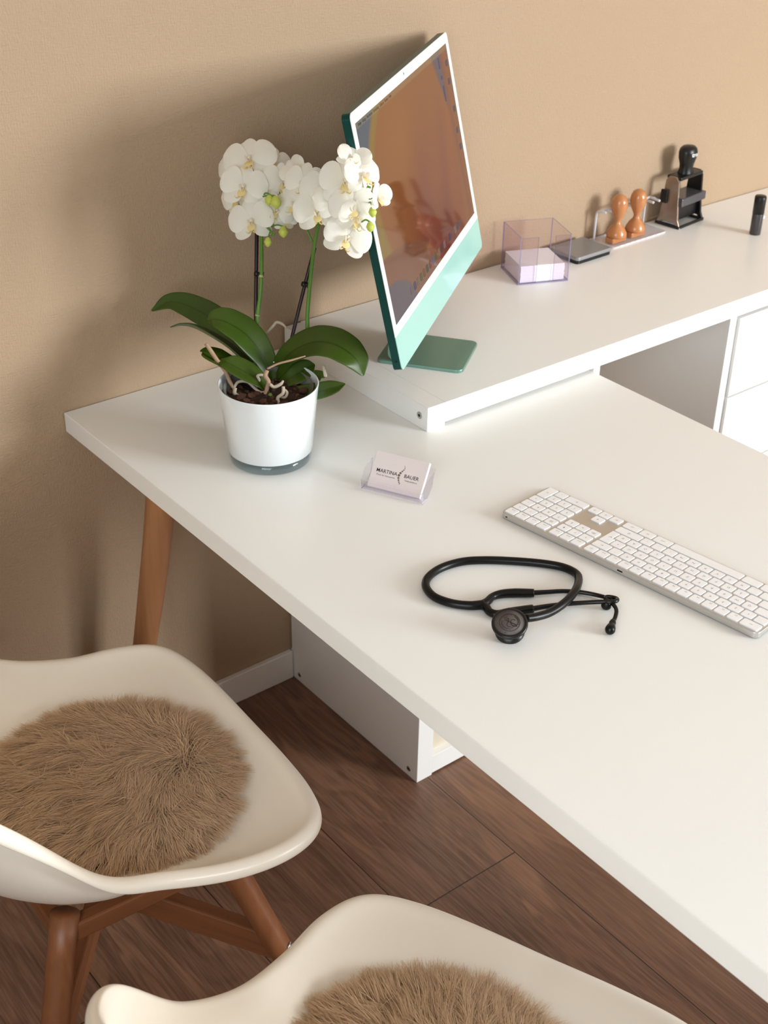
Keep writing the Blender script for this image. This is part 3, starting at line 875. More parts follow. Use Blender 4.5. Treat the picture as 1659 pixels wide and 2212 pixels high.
V, F = tube_geo([MC @ Vector((0, 0, -0.0085)), SI @ atz(1122, 1342, TZ + .019), sp_(1140, 1335, .0195)], [0.006, 0.0045, 0.0042], seg=12, n=4)
pyobj('stem', V, F, M_eart, cp)

# ------------------------------------------------------------------ business cards in holder
ch0 = Vector((-0.198, -0.490, TZ)); cang = math.atan2(-0.89, 0.45)
hold = thing('business_card_holder', 'clear acrylic business card holder standing on the desk in front of the orchid', 'card holder', ch0, cang)
# local x = along the front, local y = towards the back
HWd = 0.101
def sheet(name, lo, hi, parent, m=M_acr, edge=M_acr_edgew):
    bm = bmesh.new(); add_box(bm, lo, hi)
    dims = [hi[i] - lo[i] for i in range(3)]; thin = dims.index(min(dims))
    bm.faces.ensure_lookup_table(); bm.normal_update()
    for f in bm.faces:
        if abs(f.normal[thin]) < 0.5: f.material_index = 1
    return bmobj(name, bm, m, parent, mats=[m, edge])
T_ = 0.0014
sheet('front_lip', (0, 0, 0.0018), (HWd, T_, 0.018), hold)
sheet('floor_plate', (0, 0.0, 0.0018), (HWd, 0.016, 0.0018 + T_), hold)
def side_plate(x):
    poly = [(0.0, 0.0), (0.020, 0.0018), (0.036, 0.012), (0.042, 0.034), (0.038, 0.034), (0.014, 0.031), (0.0, 0.019)]
    V = [(x, y, z) for y, z in poly] + [(x + T_, y, z) for y, z in poly]; n = len(poly)
    F = [tuple(range(n)), tuple(range(2 * n - 1, n - 1, -1))] + [(k, k + n, (k + 1) % n + n, (k + 1) % n) for k in range(n)]
    pyobj('side_plate', V, F, M_acr, hold, smooth=False, mats=[M_acr, M_acr_edgew], fm=[0, 0] + [1] * n)
side_plate(0.0); side_plate(HWd - T_)
TL = 0.70                     # lean of the cards
MB_ = Matrix.Translation((0, 0.0108, 0.0034)) @ Matrix.Rotation(-TL, 4, 'X')     # local: x along, z up the card, y thickness
g = tform(prism_geo([(0.001, 0.009), (HWd - 0.001, 0.009), (HWd - 0.001, 0.0104), (0.001, 0.0104)], 0, 0.050), MB_)
pyobj('back_plate', g[0], g[1], M_acr, hold, smooth=False)
CX0 = 0.0065; CW, CH_ = 0.085, 0.055
hold_m = Matrix.Translation(ch0) @ Matrix.Rotation(cang, 4, 'Z')
def card(i):
    off = 0.00056 * i
    g = prism_geo([(CX0, off), (CX0 + CW, off), (CX0 + CW, off + 0.0005), (CX0, off + 0.0005)], 0, CH_)
    V, F = tform(g, hold_m @ MB_ @ Matrix.Translation((0, 0, 0)))
    c0 = hold_m @ MB_ @ Vector((CX0, off, 0))
    V = [v - c0 for v in V]
    o = pyobj('business_card', V, F, M_card if i == 0 else M_paper, None, smooth=False); o.location = c0
    return o
c_first = card(0)
tag(c_first, 'front business card with printed name and row of dots, leaning in clear holder', 'business card', 'business cards in the holder')
proto = card(1)
blab = 'white business card stacked behind the printed front card, only its edge showing'
tag(proto, blab, 'business card', 'business cards in the holder')
dirn = (hold_m @ MB_).to_3x3() @ Vector((0, 0.00056, 0))
for i in range(2, 14):
    o = proto.copy(); COL.objects.link(o); o.location = proto.location + dirn * (i - 1)
# printing on the front card (local to that card)
MF = (hold_m @ MB_).to_3x3().to_4x4() @ Matrix(((1, 0, 0, 0), (0, 0, -1, -0.00008), (0, 1, 0, 0), (0, 0, 0, 1)))
def print_text(name, s, x, y, size, m, bold=0.0):
    V, F = text_geo(s, size, bold)
    V, F = tform((V, F), MF @ Matrix.Translation((x, y, 0)))
    return pyobj(name, V, F, m, c_first, smooth=False)
print_text('printed_name', 'MARTINA', 0.0240, 0.0268, 0.0078, M_ink, 0.00008)
print_text('printed_name', 'BAUER', 0.0640, 0.0268, 0.0078, M_ink, 0.00008)
print_text('printed_line', 'Praxis f\u00fcr Osteopathie', 0.0240, 0.0205, 0.0033, M_ink)
print_text('printed_line', 'Heilpraktikerin', 0.0650, 0.0205, 0.0033, M_ink)
dots = []
for (x, y, r) in ((0.0492, 0.0415, 0.0006), (0.0500, 0.0397, 0.0007), (0.0500, 0.0376, 0.0009), (0.0491, 0.0352, 0.0011), (0.0474, 0.0330, 0.0013), (0.0454, 0.0300, 0.0019), (0.0440, 0.0262, 0.0022),
                  (0.0444, 0.0222, 0.0018), (0.0456, 0.0190, 0.0015), (0.0470, 0.0163, 0.0012), (0.0484, 0.0142, 0.0010)):
    dots.append(([MF @ Vector((x + r * math.cos(2 * PI * k / 16), y + r * 0.9 * math.sin(2 * PI * k / 16), 0)) for k in range(16)], [tuple(range(16))]))
V, F = merge(dots); pyobj('printed_emblem', V, F, M_inkbrown, c_first, smooth=False)

# ------------------------------------------------------------------ flower pot
pot = thing('flower_pot', 'white glass flower pot with clear thick base holding the orchid', 'flower pot', POT)
M_glassb = clear_mat('clear_glass_base', (240, 245, 246), 1.6, 0.05, (150, 172, 176))
lathe('glass_base', [(0, 0.0), (0.0595, 0.0), (0.0622, 0.002), (0.0630, 0.006), (0.0645, 0.0172), (0.0642, 0.0172), (0.058, 0.0135), (0, 0.0125)], M_glassb, pot, 56)
PH = 0.127
lathe('pot_body', [(0, 0.0140), (0.058, 0.0148), (0.0636, 0.0175), (0.0650, 0.0185), (0.0757, PH - 0.003), (0.0759, PH - 0.001), (0.0750, PH), (0.0738, PH - 0.0006), (0.0734, PH - 0.004), (0.062, 0.024), (0, 0.020)], M_pot, pot, 64)

# ------------------------------------------------------------------ orchid
orc = thing('orchid', 'white-flowering potted orchid with two arching spikes and dark green leaves', 'plant', POT + Vector((0, 0, 0.0205)))
OI = Matrix.Translation(-orc.location)
def op(px, py, d=0.0): return OI @ atd(px, py, d)
lathe('inner_pot', [(0.0, 0.001), (0.052, 0.001), (0.066, 0.098), (0.0675, 0.1015), (0.0680, 0.1005), (0.0668, 0.096), (0.0528, 0.0), (0, 0.0)], M_cup, orc, 48)
random.seed(5)
bm = bmesh.new()
bmesh.ops.create_circle(bm, cap_ends=True, cap_tris=True, radius=0.0635, segments=40)
bmesh.ops.subdivide_edges(bm, edges=bm.edges[:], cuts=3, use_grid_fill=True)
for v in bm.verts:
    r = v.co.length; v.co.z = 0.084 + (0.004 * math.sin(v.co.x * 190) * math.cos(v.co.y * 170) + random.uniform(-.002, .003)) * (1 if r < 0.06 else 0.2)
bmobj('bark_soil', bm, M_soil, orc, smooth=True)
# bark chunks as part of the growing mix
bits = []
for i in range(70):
    a, r = random.uniform(0, 2 * PI), 0.056 * math.sqrt(random.random())
    s = random.uniform(0.003, 0.0075)
    g = prism_geo([(s * math.cos(t) * random.uniform(.7, 1.2), s * .7 * math.sin(t)) for t in (0, 1.1, 2.2, 3.4, 4.3, 5.3)], 0, s * 0.7, s * 0.15)
    bits.append(tform(g, Matrix.Translation((r * math.cos(a), r * math.sin(a), 0.085)) @ Euler((random.uniform(-.7, .7), random.uniform(-.7, .7), a)).to_matrix().to_4x4()))
V, F = merge(bits); o = pyobj('bark_chunks', V, F, mat('bark', (58, 36, 26), (96, 62, 44), rough=0.9, scale=50), orc, smooth=False)

def leaf(pts, widths, roll=0.0, fold=0.28, n_up=None, arch=0.0):
    """midrib points in the plant frame; broad blade with a fold at the midrib"""
    P = catmull(pts, 8); W_ = resample(widths, len(P)); ncol = 9
    V, F = [], []
    up0 = (n_up or Vector((0, 0, 1)))
    for i, p in enumerate(P):
        T = (P[min(i + 1, len(P) - 1)] - P[max(i - 1, 0)]).normalized()
        side = T.cross(up0).normalized(); nn = side.cross(T).normalized()
        R_ = Matrix.Rotation(roll, 3, T); side, nn = R_ @ side, R_ @ nn
        for k in range(ncol):
            s = -1 + 2 * k / (ncol - 1)
            V.append(p + side * s * W_[i] + nn * (abs(s) ** 1.3 * fold - 0.25 * fold * s * s * s * s) * W_[i])
    for i in range(len(P) - 1):
        for k in range(ncol - 1):
            a = i * ncol + k; F.append((a, a + 1, a + 1 + ncol, a + ncol))
    o = pyobj('leaf', V, F, M_leaf, orc)
    rb = o.data.attributes.new('rib', 'FLOAT', 'POINT')
    rb.data.foreach_set('value', [max(0.0, 1 - abs(k - (ncol - 1) / 2)) for _ in P for k in range(ncol)])
    sd = o.modifiers.new('thick', 'SOLIDIFY'); sd.thickness = 0.0016
    ss = o.modifiers.new('sub', 'SUBSURF'); ss.levels = 1; ss.render_levels = 1
    return o
wL = [0.35, 0.6, 0.85, 1.0, 0.98, 0.85, 0.55, 0.06]
def wl(s): return [x * s for x in wL]
CR = (586, 820)
tocam = (-FWD).normalized()
up_mix = (Vector((0, 0, 1)) + tocam * 0.55).normalized()
leaf([op(584, 826, 0), op(545, 770, .02), op(490, 712, .04), op(430, 672, .05), op(372, 652, .055), op(327, 671, .05)], wl(0.0240), roll=-0.25, n_up=up_mix)
leaf([op(588, 812, 0), op(566, 765, -.01), op(530, 722, -.02), op(490, 697, -.03), op(462, 690, -.035), op(447, 694, -.035)], wl(0.0310), roll=0.10, n_up=(Vector((0, 0, 1)) + tocam * .7).normalized(), fold=0.2)
leaf([op(580, 828, -.01), op(540, 790, -.015), op(490, 748, -.02), op(430, 712, -.025), op(395, 702, -.028), op(367, 706, -.03)], wl(0.0245), roll=0.40, n_up=Vector((0, 0, 1)), fold=0.3)
leaf([op(575, 835, -.02), op(540, 815, -.03), op(505, 795, -.035), op(470, 775, -.035), op(447, 760, -.03), op(432, 757, -.03)], wl(0.0270), roll=0.10, n_up=Vector((0, 0, 1)), fold=0.25)
leaf([op(592, 812, 0), op(625, 765, -.02), op(675, 740, -.035), op(725, 745, -.045), op(768, 775, -.05), op(785, 812, -.045)], wl(0.0335), roll=-0.05, n_up=(Vector((0, 0, 1)) + tocam * 0.75).normalized(), fold=0.16)
leaf([op(600, 835, -.01), op(625, 818, -.02), op(648, 805, -.02), op(668, 793, -.02), op(680, 787, -.02)], wl(0.0190), roll=0.2, n_up=up_mix)
leaf([op(600, 845, .01), op(630, 835, .02), op(660, 822, .03), op(690, 812, .035), op(702, 815, .035)], wl(0.0150), roll=0.0, n_up=up_mix)
leaf([op(605, 850, -.02), op(640, 850, -.035), op(680, 848, -.045), op(720, 838, -.05), op(746, 829, -.05)], wl(0.0165), roll=0.15, n_up=up_mix, fold=0.3)
leaf([op(588, 850, -.03), op(560, 822, -.045), op(525, 802, -.05), op(492, 784, -.05), op(476, 776, -.045)], wl(0.0230), roll=0.15, n_up=up_mix)
leaf([op(598, 842, .03), op(618, 805, .04), op(636, 775, .045), op(650, 752, .045)], wl(0.0170), roll=-0.2, n_up=up_mix)
leaf([op(590, 850, .0), op(590, 825, -.005), op(590, 800, -.005), op(596, 778, 0.0)], [0.010, 0.012, 0.010, 0.004], n_up=tocam, fold=-0.5)

# stems, stakes, clips
S1p = [(590, 830, .02), (566, 770, .02), (556, 728, .015), (556, 685, .01), (562, 640, .005), (565, 590, 0), (565, 530, 0), (564, 470, 0), (560, 420, .0), (545, 375, .0), (530, 345, -.005)]
s1 = tube('stem', [op(*p) for p in S1p], [0.0038, 0.0034, 0.0032, 0.003, 0.0028, 0.0024, 0.0016], M_stem, orc)
S2p = [(600, 830, .03), (640, 780, .03), (662, 728, .03), (664, 680, .022), (668, 630, .010), (673, 580, -.010), (679, 530, -.035), (688, 485, -.065), (700, 445, -.100), (725, 412, -.150), (765, 395, -.195), (800, 405, -.215)]
s2 = tube('stem', [op(*p) for p in S2p], [0.0036, 0.0034, 0.0032, 0.003, 0.0028, 0.0026, 0.002, 0.0015], M_stem, orc)
tube('side_branch', [op(674, 522, -.038), op(664, 500, -.04), op(650, 478, -.04), (op(634, 458, -.035)), op(615, 430, -.02), op(600, 410, -.01)], [0.0016, 0.0015, 0.0012], M_stem, s2, seg=8)
tube('side_branch', [op(689, 482, -.068), op(704, 476, -.09), op(718, 474, -.12), op(738, 480, -.165)], [0.0014, 0.0011], M_stem, s2, seg=8)
for nx_, ny_, d, par in ((556, 681, .01, s1), (564, 597, .0, s1), (663, 722, .03, s2), (666, 648, .026, s2), (674, 575, .02, s2)):
    tube('stem_node', [op(nx_, ny_ + 2.5, d), op(nx_ + .3, ny_ - 2.5, d)], [0.0037, 0.0035], M_node, par, seg=12, n=1)
tube('support_stake', [op(560, 800, .03), op(553, 700, .022), op(554, 560, .012), op(556, 425, .006)], [0.0032, 0.0032], M_stake, orc, n=4)
tube('support_stake', [op(612, 800, .04), op(628, 740, .04), op(655, 630, .032), op(680, 535, .022)], [0.0030, 0.0030], M_stake, orc, n=4)
for (ax_, ay_, bx_, by_, d) in ((549, 591, 570, 593, .005), (651, 613, 672, 617, .027)):
    a = op(ax_, ay_, d); b_ = op(bx_, by_, d)
    V1 = tube_geo([a, a.lerp(b_, .3), a.lerp(b_, .5), a.lerp(b_, .7), b_], [0.0036, 0.0050, 0.0028, 0.0052, 0.0036], seg=12, n=2)
    pyobj('clip', V1[0], V1[1], M_black, orc)

# flowers
def petal_geo(L, W_, cup, curl, ex=0.75, base=0.12, nx=10, ny=7, ruffle=0.0):
    V, F = [], []
    s0 = 0.58 if ex < 0.8 else 0.48
    tipx = 2.0 if ex < 0.8 else 1.55
    for i in range(nx + 1):
        s = math.sin(PI / 2 * i / nx)
        if s > s0: w_ = W_ * max(1 - ((s - s0) / (1 - s0)) ** tipx, 0) ** 0.5
        else: w_ = W_ * (base + (1 - base) * math.sin(PI / 2 * s / s0) ** 1.1)
        w_ = max(w_, W_ * 0.05)
        for k in range(ny):
            t = -1 + 2 * k / (ny - 1)
            z = cup * (s * (1 - s)) * L * 2 - curl * s * s * L - 0.25 * t * t * w_ * 0.6 + ruffle * math.sin(6 * t + 5 * s) * L * s
            V.append(Vector((s * L, t * w_, z)))
    for i in range(nx):
        for k in range(ny - 1):
            a = i * ny + k; F.append((a, a + 1, a + 1 + ny, a + ny))
    return V, F
def rotz(g, deg, tilt=0.0, off=(0, 0, 0)):
    return tform(g, Matrix.Translation(off) @ Matrix.Rotation(math.radians(deg), 4, 'Z') @ Matrix.Rotation(-tilt, 4, 'Y'))
# flower face looks along +z, its top is +y; nominal radius 1
def build_flower(seed, closed=0.0):
    rnd = random.Random(seed)
    j = lambda a: rnd.uniform(-a, a)
    sep = [rotz(petal_geo(0.98, 0.36, 0.10, 0.22 + j(.1), 0.9), 90 + j(5), 0.05 + closed + j(.08), (0, 0.04, -0.03)),
           rotz(petal_geo(0.96, 0.38, 0.10, 0.25 + j(.1), 0.9), 214 + j(7), 0.02 + closed + j(.1), (-0.03, -0.03, -0.03)),
           rotz(petal_geo(0.96, 0.38, 0.10, 0.25 + j(.1), 0.9), 326 + j(7), 0.02 + closed + j(.1), (0.03, -0.03, -0.03))]
    pet = [rotz(petal_geo(1.0, 0.62, 0.16, 0.12 + j(.12), 0.62, ruffle=0.02), 160 + j(5), 0.12 + closed + j(.08), (-0.05, 0.02, 0.02)),
           rotz(petal_geo(1.0, 0.62, 0.16, 0.12 + j(.12), 0.62, ruffle=0.02), 20 + j(5), 0.12 + closed + j(.08), (0.05, 0.02, 0.02))]
    return merge(sep + pet)
def build_lip():
    mid = rotz(petal_geo(0.50, 0.16, 0.3, -0.35, 0.6), 270, 0.35, (0, -0.04, 0.05))
    c1_ = tube_geo([(0.05, -0.46, 0.28), (0.14, -0.54, 0.40), (0.20, -0.46, 0.50)], [0.035, 0.025, 0.01], seg=6, n=4)
    c2_ = tube_geo([(-0.05, -0.46, 0.28), (-0.14, -0.54, 0.40), (-0.20, -0.46, 0.50)], [0.035, 0.025, 0.01], seg=6, n=4)
    return merge([mid, c1_, c2_])
def build_wings():
    w1_ = rotz(petal_geo(0.34, 0.17, 0.5, -0.5, 0.7), 340, 0.9, (0.03, -0.08, 0.04))
    w2_ = rotz(petal_geo(0.34, 0.17, 0.5, -0.5, 0.7), 200, 0.9, (-0.03, -0.08, 0.04))
    colm = tube_geo([(0, 0.02, 0.0), (0, 0.04, 0.14), (0, -0.02, 0.24)], [0.07, 0.085, 0.05], seg=10, n=4)
    return merge([w1_, w2_, colm])
fl_me = []
for sd_ in range(4):
    V, F = build_flower(sd_ * 7 + 3, 0.0 if sd_ < 3 else 0.55)
    me = bpy.data.meshes.new('flower'); me.from_pydata([tuple(v) for v in V], [], F); me.update(); me.materials.append(M_petal)
    for p in me.polygons: p.use_smooth = True
    fl_me.append(me)
def mk(g, m, nm):
    me = bpy.data.meshes.new(nm); me.from_pydata([tuple(v) for v in g[0]], [], g[1]); me.update(); me.materials.append(m)
    for p in me.polygons: p.use_smooth = True
    return me
lip_me = mk(build_lip(), M_lip, 'flower_lip'); wing_me = mk(build_wings(), M_lipw, 'flower_column')
# (px, py, depth, radius m, look right, look up, spin deg, variant)
FL = [
 (540, 346, -.030, .0400, -.15, .25, 6, 0), (526, 404, -.045, .0350, -.10, -.05, -8, 1), (543, 478, -.040, .0340, -.10, -.10, 8, 2),
 (609, 396, -.030, .0320, .45, -.05, -4, 0), (597, 455, -.035, .0270, .20, -.15, -25, 1), (616, 474, -.025, .0200, .45, -.25, 5, 2),
 (658, 396, -.075, .0310, -.35, -.05, -6, 1), (700, 414, -.135, .0350, .05, .0, -8, 2), (686, 457, -.135, .0345, .0, -.15, 4, 0),
 (744, 394, -.210, .0350, .15, .05, 0, 1), (761, 448, -.215, .0325, .15, -.05, 6, 2), (750, 514, -.205, .0335, .20, -.15, -20, 0),
 (512, 428, -.005, .0300, -.70, -.20, 10, 2), (505, 362, .005, .0320, -.85, .15, 0, 0), (590, 352, .015, .0310, .45, .35, -10, 1),
 (640, 440, -.045, .0290, -.50, -.10, -20, 1), (782, 378, -.222, .0300, .85, .10, 10, 2), (815, 427, -.245, .0210, 1.0, -.10, 20, 3),
 (762, 350, -.215, .0270, .35, .75, -15, 3), (640, 372, -.040, .0250, -.65, .45, 40, 3), (770, 472, -.215, .0280, .50, -.30, -15, 0),
 (560, 330, .010, .0300, .2, .8, 0, 1), (600, 425, .01, .030, .5, .0, -10, 0), (722, 432, -.150, .030, .1, .1, 15, 2)]
def behind(v, zmax): return Vector((v.x, v.y, min(v.z, zmax)))
for i, (px, py, d, r, lr, lu, spin, var) in enumerate(FL):
    o = bpy.data.objects.new('flower', fl_me[var]); link(o, orc)
    look = (tocam + RIGHT * lr + UPV * lu).normalized()
    z = look; xx = UPV.cross(z).normalized(); yy = z.cross(xx)
    R3 = Matrix((xx, yy, z)).transposed() @ Matrix.Rotation(math.radians(spin), 3, 'Z')
    o.matrix_local = Matrix.Translation(op(px, py, d)) @ R3.to_4x4() @ Matrix.Scale(r, 4)
    l1 = bpy.data.objects.new('flower_lip', lip_me); link(l1, o); l1.scale = (1.15, 1.05, 1.1)
    l2 = bpy.data.objects.new('flower_column', wing_me); link(l2, o)
    tgt = op(565, 410, .01) if px < 632 else (op(700, 435, -.105) if px < 715 else op(740, 408, -.165))
    a = op(px, py, d); back = a - look * 0.012
    V, F = tube_geo([Vector((0, 0, -0.16)), Vector((0, 0, -0.5)), behind(o.matrix_local.inverted() @ tgt.lerp(a, 0.25), -0.75), behind(o.matrix_local.inverted() @ tgt, -0.9)], [0.03, 0.035, 0.035, 0.04], seg=6, n=5)
    pyobj('flower_stalk', V, F, M_stem, o)
# buds
for (px, py, d, L, wd, dx, dy) in ((596, 437, -.060, .0200, .0085, .1, -1), (582, 432, -.055, .017, .0075, -.2, -1), (612, 501, -.045, .0175, .0075, .05, -1), (579, 523, -.045, .0150, .0063, -.05, -1),
                                   (805, 458, -.225, .0150, .0060, .05, -1), (800, 490, -.225, .0145, .0062, .1, -1)):
    c = op(px, py, d); ax_ = (RIGHT * dx + UPV * dy).normalized()
    V, F = tube_geo([c - ax_ * L * .5, c - ax_ * L * .35, c, c + ax_ * L * .3, c + ax_ * L * .5], [0.0015, wd * .62, wd, wd * .7, 0.001], seg=14, n=5)
    b_ = pyobj('flower_bud', V, F, M_bud, orc)
    src = {596: (566, 425), 582: (566, 425), 612: (585, 490), 579: (588, 505), 805: (795, 440), 800: (780, 480)}[px]
    top = c - ax_ * L * .48
    tube('bud_stalk', [op(src[0], src[1], d + .015), op((src[0] + px) / 2, min(src[1], py - 12) - 3, d + .003), top], [0.0012, 0.0012], M_stem, b_, seg=8)
tube('flower_tip_stem', [op(564, 470, -.01), op(572, 485, -.03), op(583, 497, -.04), op(590, 508, -.045), op(593, 503, -.045)], [0.0022, 0.0018, 0.0014], M_stem, s1, seg=8)
# roots
RT_ = [([(445, 742), (458, 762), (470, 780), (486, 800), (497, 825), (506, 842)], -.05, .0028, M_rootp), ([(505, 838), (515, 825), (535, 825), (552, 840), (566, 848), (577, 843)], -.05, .0020, M_root),
       ([(508, 838), (507, 850), (518, 856), (530, 862), (548, 870)], -.055, .0026, M_root), ([(577, 800), (573, 812), (580, 825), (577, 838), (572, 852)], -.055, .0030, M_rootp),
       ([(577, 797), (600, 786), (630, 778), (660, 769)], -.06, .0014, M_rootp), ([(555, 842), (552, 828), (560, 822), (556, 812), (566, 810), (571, 815)], -.045, .0018, M_root),
       ([(583, 830), (592, 836), (606, 830), (612, 822)], -.06, .0022, M_root), ([(612, 835), (611, 850), (600, 860), (603, 875), (603, 890)], -.075, .0023, M_root),
       ([(612, 840), (620, 848), (616, 858), (606, 858)], -.07, .0019, M_root), ([(530, 858), (545, 868), (570, 868), (592, 872)], -.05, .0026, M_rootp),
       ([(567, 725), (580, 715), (592, 702), (598, 696), (610, 700), (618, 708)], .03, .0020, M_root), ([(530, 708), (535, 696), (548, 692)], .04, .0014, M_rootp),
       ([(698, 790), (701, 800), (703, 812), (704, 806)], -.03, .0022, M_root), ([(582, 850), (588, 862), (596, 868)], -.055, .0030, M_stem)]
for pts, d, r, m in RT_:
    n_ = len(pts)
    tube('root', [op(x_, y_, d) for x_, y_ in pts], [r * 1.1] + [r * 1.2] * (n_ - 2) + [r * 0.7], m, orc, seg=8, n=6)

# ------------------------------------------------------------------ note box with paper
bx_ang = math.atan2(-0.041, 0.098)
nb = thing('note_box', 'clear lilac-tinted acrylic note box beside the computer', 'note box', (0.476, -0.107, HZ), bx_ang)
BW, BD, BH, t = 0.104, 0.097, 0.0945, 0.0022
def lil(lo, hi): return sheet('wall_panel', lo, hi, nb, M_acr_l, M_acr_edge)
sheet('bottom_panel', (0, 0, 0), (BW, BD, t), nb, M_acr_l, M_acr_edge)
lil((0, 0.0, t), (t, BD, BH))
lil((BW - t, 0, t), (BW, BD, BH))
lil((t, BD - t, t), (BW - t, BD, BH))
lil((t, 0, t), (0.037, t, BH * 0.985)); lil((0.072, 0, t), (BW - t, t, BH * 0.985))
pp = thing('note_paper', 'block of loose white note paper inside the clear note box', 'paper', (0.476, -0.107, HZ + t), bx_ang)
bm = bmesh.new()
for i in range(9):
    j = random.uniform(-.0004, .0004); add_box(bm, (0.0060 + j, 0.0045 - j, i * 0.0037), (0.0965 + j, 0.0915 - j, (i + 1) * 0.0037 - 0.00005))
bmobj('paper_stack', bm, M_paper, pp)

# ------------------------------------------------------------------ ink pad
ip = thing('ink_pad', 'flat ink pad with grey lid and black base between the note box and stamp rack', 'ink pad', (0.648, -0.097, HZ), 0.03)
g = prism_geo([(x + 0.050, y + 0.040) for x, y in rr_pts(0.100, 0.080, 0.006, 4)], 0, 0.008, 0.0008); pyobj('pad_base', g[0], g[1], M_black, ip, smooth=False)
g = prism_geo([(x + 0.050, y + 0.040) for x, y in rr_pts(0.103, 0.083, 0.007, 4)], 0.0078, 0.0145, 0.002); pyobj('pad_lid', g[0], g[1], M_greylid, ip, smooth=False)

# ------------------------------------------------------------------ clear stamp rack with two wooden stamps
rk = thing('stamp_rack', 'clear acrylic stamp rack with hooks on the raised desk', 'stamp rack', (0.772, -0.078, HZ), 0.03)
RW, RD = 0.168, 0.066
g = prism_geo([(x + RW / 2, y + RD / 2) for x, y in rr_pts(RW, RD, 0.006, 4)], 0.0, 0.0035)
pyobj('tray', g[0], g[1], M_acr, rk, smooth=False, mats=[M_acr, M_acr_edgew], fm=[1] * (len(g[1]) - 2) + [0, 0])
for x in (0.004, RW - 0.010):
    V, F = tube_geo([(x, RD - 0.008, 0.0035), (x, RD - 0.008, 0.04), (x, RD - 0.010, 0.062), (x + 0.002, RD - 0.020, 0.066), (x + 0.004, RD - 0.03, 0.066)], [0.0024, 0.0024], seg=8, n=5)
    pyobj('post', V, F, M_acr_edgew, rk)
V, F = tube_geo([(0.004, RD - 0.018, 0.066), (RW - 0.006, RD - 0.018, 0.066)], [0.0026, 0.0026], seg=8, n=1)
pyobj('rail', V, F, M_acr_edgew, rk)
stx = [0.036, 0.095]
for x in (stx[0], stx[1], 0.148):
    for sgn in (-1, 1):
        V, F = tube_geo([(x + sgn * 0.011, RD - 0.018, 0.066), (x + sgn * 0.0105, RD - 0.034, 0.066), (x + sgn * 0.0095, RD - 0.046, 0.066)], [0.0024, 0.0026, 0.003], seg=8, n=4)
        pyobj('hook', V, F, M_acr_edgew, rk)
bm = bmesh.new()
for i in range(8): add_box(bm, (0.022 + i * 0.0165, -0.0006, 0.0010), (0.030 + i * 0.0165, 0.0001, 0.0030))
bmobj('edge_ribs', bm, M_white2, rk)
RM = Matrix.Translation(rk.location) @ Matrix.Rotation(0.03, 4, 'Z')
SP = [(0, 0.010), (0.0205, 0.010), (0.0215, 0.013), (0.0205, 0.019), (0.0150, 0.029), (0.0085, 0.036), (0.0065, 0.041), (0.0070, 0.046), (0.0105, 0.053), (0.0150, 0.063), (0.0172, 0.074), (0.0165, 0.085), (0.0125, 0.0935), (0.0065, 0.0975), (0, 0.0985)]
for i, (x, lab) in enumerate(((stx[0], 'wooden knob stamp standing in the rack nearer the ink pad'), (stx[1], 'wooden knob stamp standing in the rack nearer the black stamp'))):
    p0 = RM @ Vector((x, RD - 0.040, 0.0035 - 0.0095 + 0.0135))
    s_ = thing('rubber_stamp', lab, 'stamp', p0, 0.03, 'wooden stamps in the rack')
    lathe('handle', [(r, z - 0.004) for r, z in SP], M_stampwood, s_, 32)
    g = prism_geo(rr_pts(0.044, 0.022, 0.003, 3), -0.0040, 0.0062); pyobj('stamp_plate', g[0], g[1], M_stampwood, s_, smooth=False)
    g = prism_geo(rr_pts(0.042, 0.020, 0.002, 3), -0.0042, -0.0040); 
    g = prism_geo([(x_ + 0.006, y_) for x_, y_ in rr_pts(0.012, 0.008, 0.003, 3)], -0.0, 0.0)
    V, F = tform(prism_geo(rr_pts(0.013, 0.0075, 0.003, 3), 0, 0.0006), Matrix.Translation((0.003, -0.0175, 0.0125)) @ Matrix.Rotation(math.radians(62), 4, 'X'))
    pyobj('stamp_sticker', V, F, M_black if i == 0 else mat('grey_sticker', (150, 134, 122), rough=0.5), s_, smooth=False)

# ------------------------------------------------------------------ black self-inking stamp
bs = thing('self_inking_stamp', 'tall black self-inking stamp with rounded knob handle by the wall', 'stamp', (1.017, -0.041, HZ), 0.12)
def yz_plate(x0, x1, poly):
    n = len(poly); V = [(x0, y, z) for y, z in poly] + [(x1, y, z) for y, z in poly]
    F = [tuple(range(n))[::-1], tuple(range(n, 2 * n))] + [(k, (k + 1) % n, (k + 1) % n + n, k + n) for k in range(n)]
    return V, F
sidep = [(-0.032, 0.0), (-0.024, 0.0), (-0.016, 0.010), (0.016, 0.010), (0.024, 0.0), (0.032, 0.0), (0.024, 0.018), (0.020, 0.05), (0.0165, 0.098), (0.009, 0.108), (-0.009, 0.108), (-0.0165, 0.098), (-0.020, 0.05), (-0.024, 0.018)]
V, F = yz_plate(-0.046, -0.041, sidep); bevel(pyobj('side_plate', V, F, M_taupe, bs, smooth=False), 0.0008)
V, F = yz_plate(0.041, 0.046, sidep); bevel(pyobj('side_plate', V, F, M_black, bs, smooth=False), 0.0008)
bm = bmesh.new(); add_box(bm, (-0.041, -0.018, 0.101), (0.041, 0.018, 0.108)); bevel(bmobj('top_bridge', bm, M_black, bs), 0.0015)
bm = bmesh.new()
add_box(bm, (-0.048, -0.031, 0.0), (0.048, -0.027, 0.006)); add_box(bm, (-0.048, 0.027, 0.0), (0.048, 0.031, 0.006)); add_box(bm, (-0.048, -0.027, 0), (-0.042, 0.027, 0.006)); add_box(bm, (0.042, -0.027, 0), (0.048, 0.027, 0.006))
bevel(bmobj('base_frame', bm, M_black, bs), 0.001)
bm = bmesh.new(); add_box(bm, (-0.040, -0.027, 0.046), (0.050, 0.022, 0.064)); bevel(bmobj('ink_drawer', bm, M_smoke, bs), 0.002)
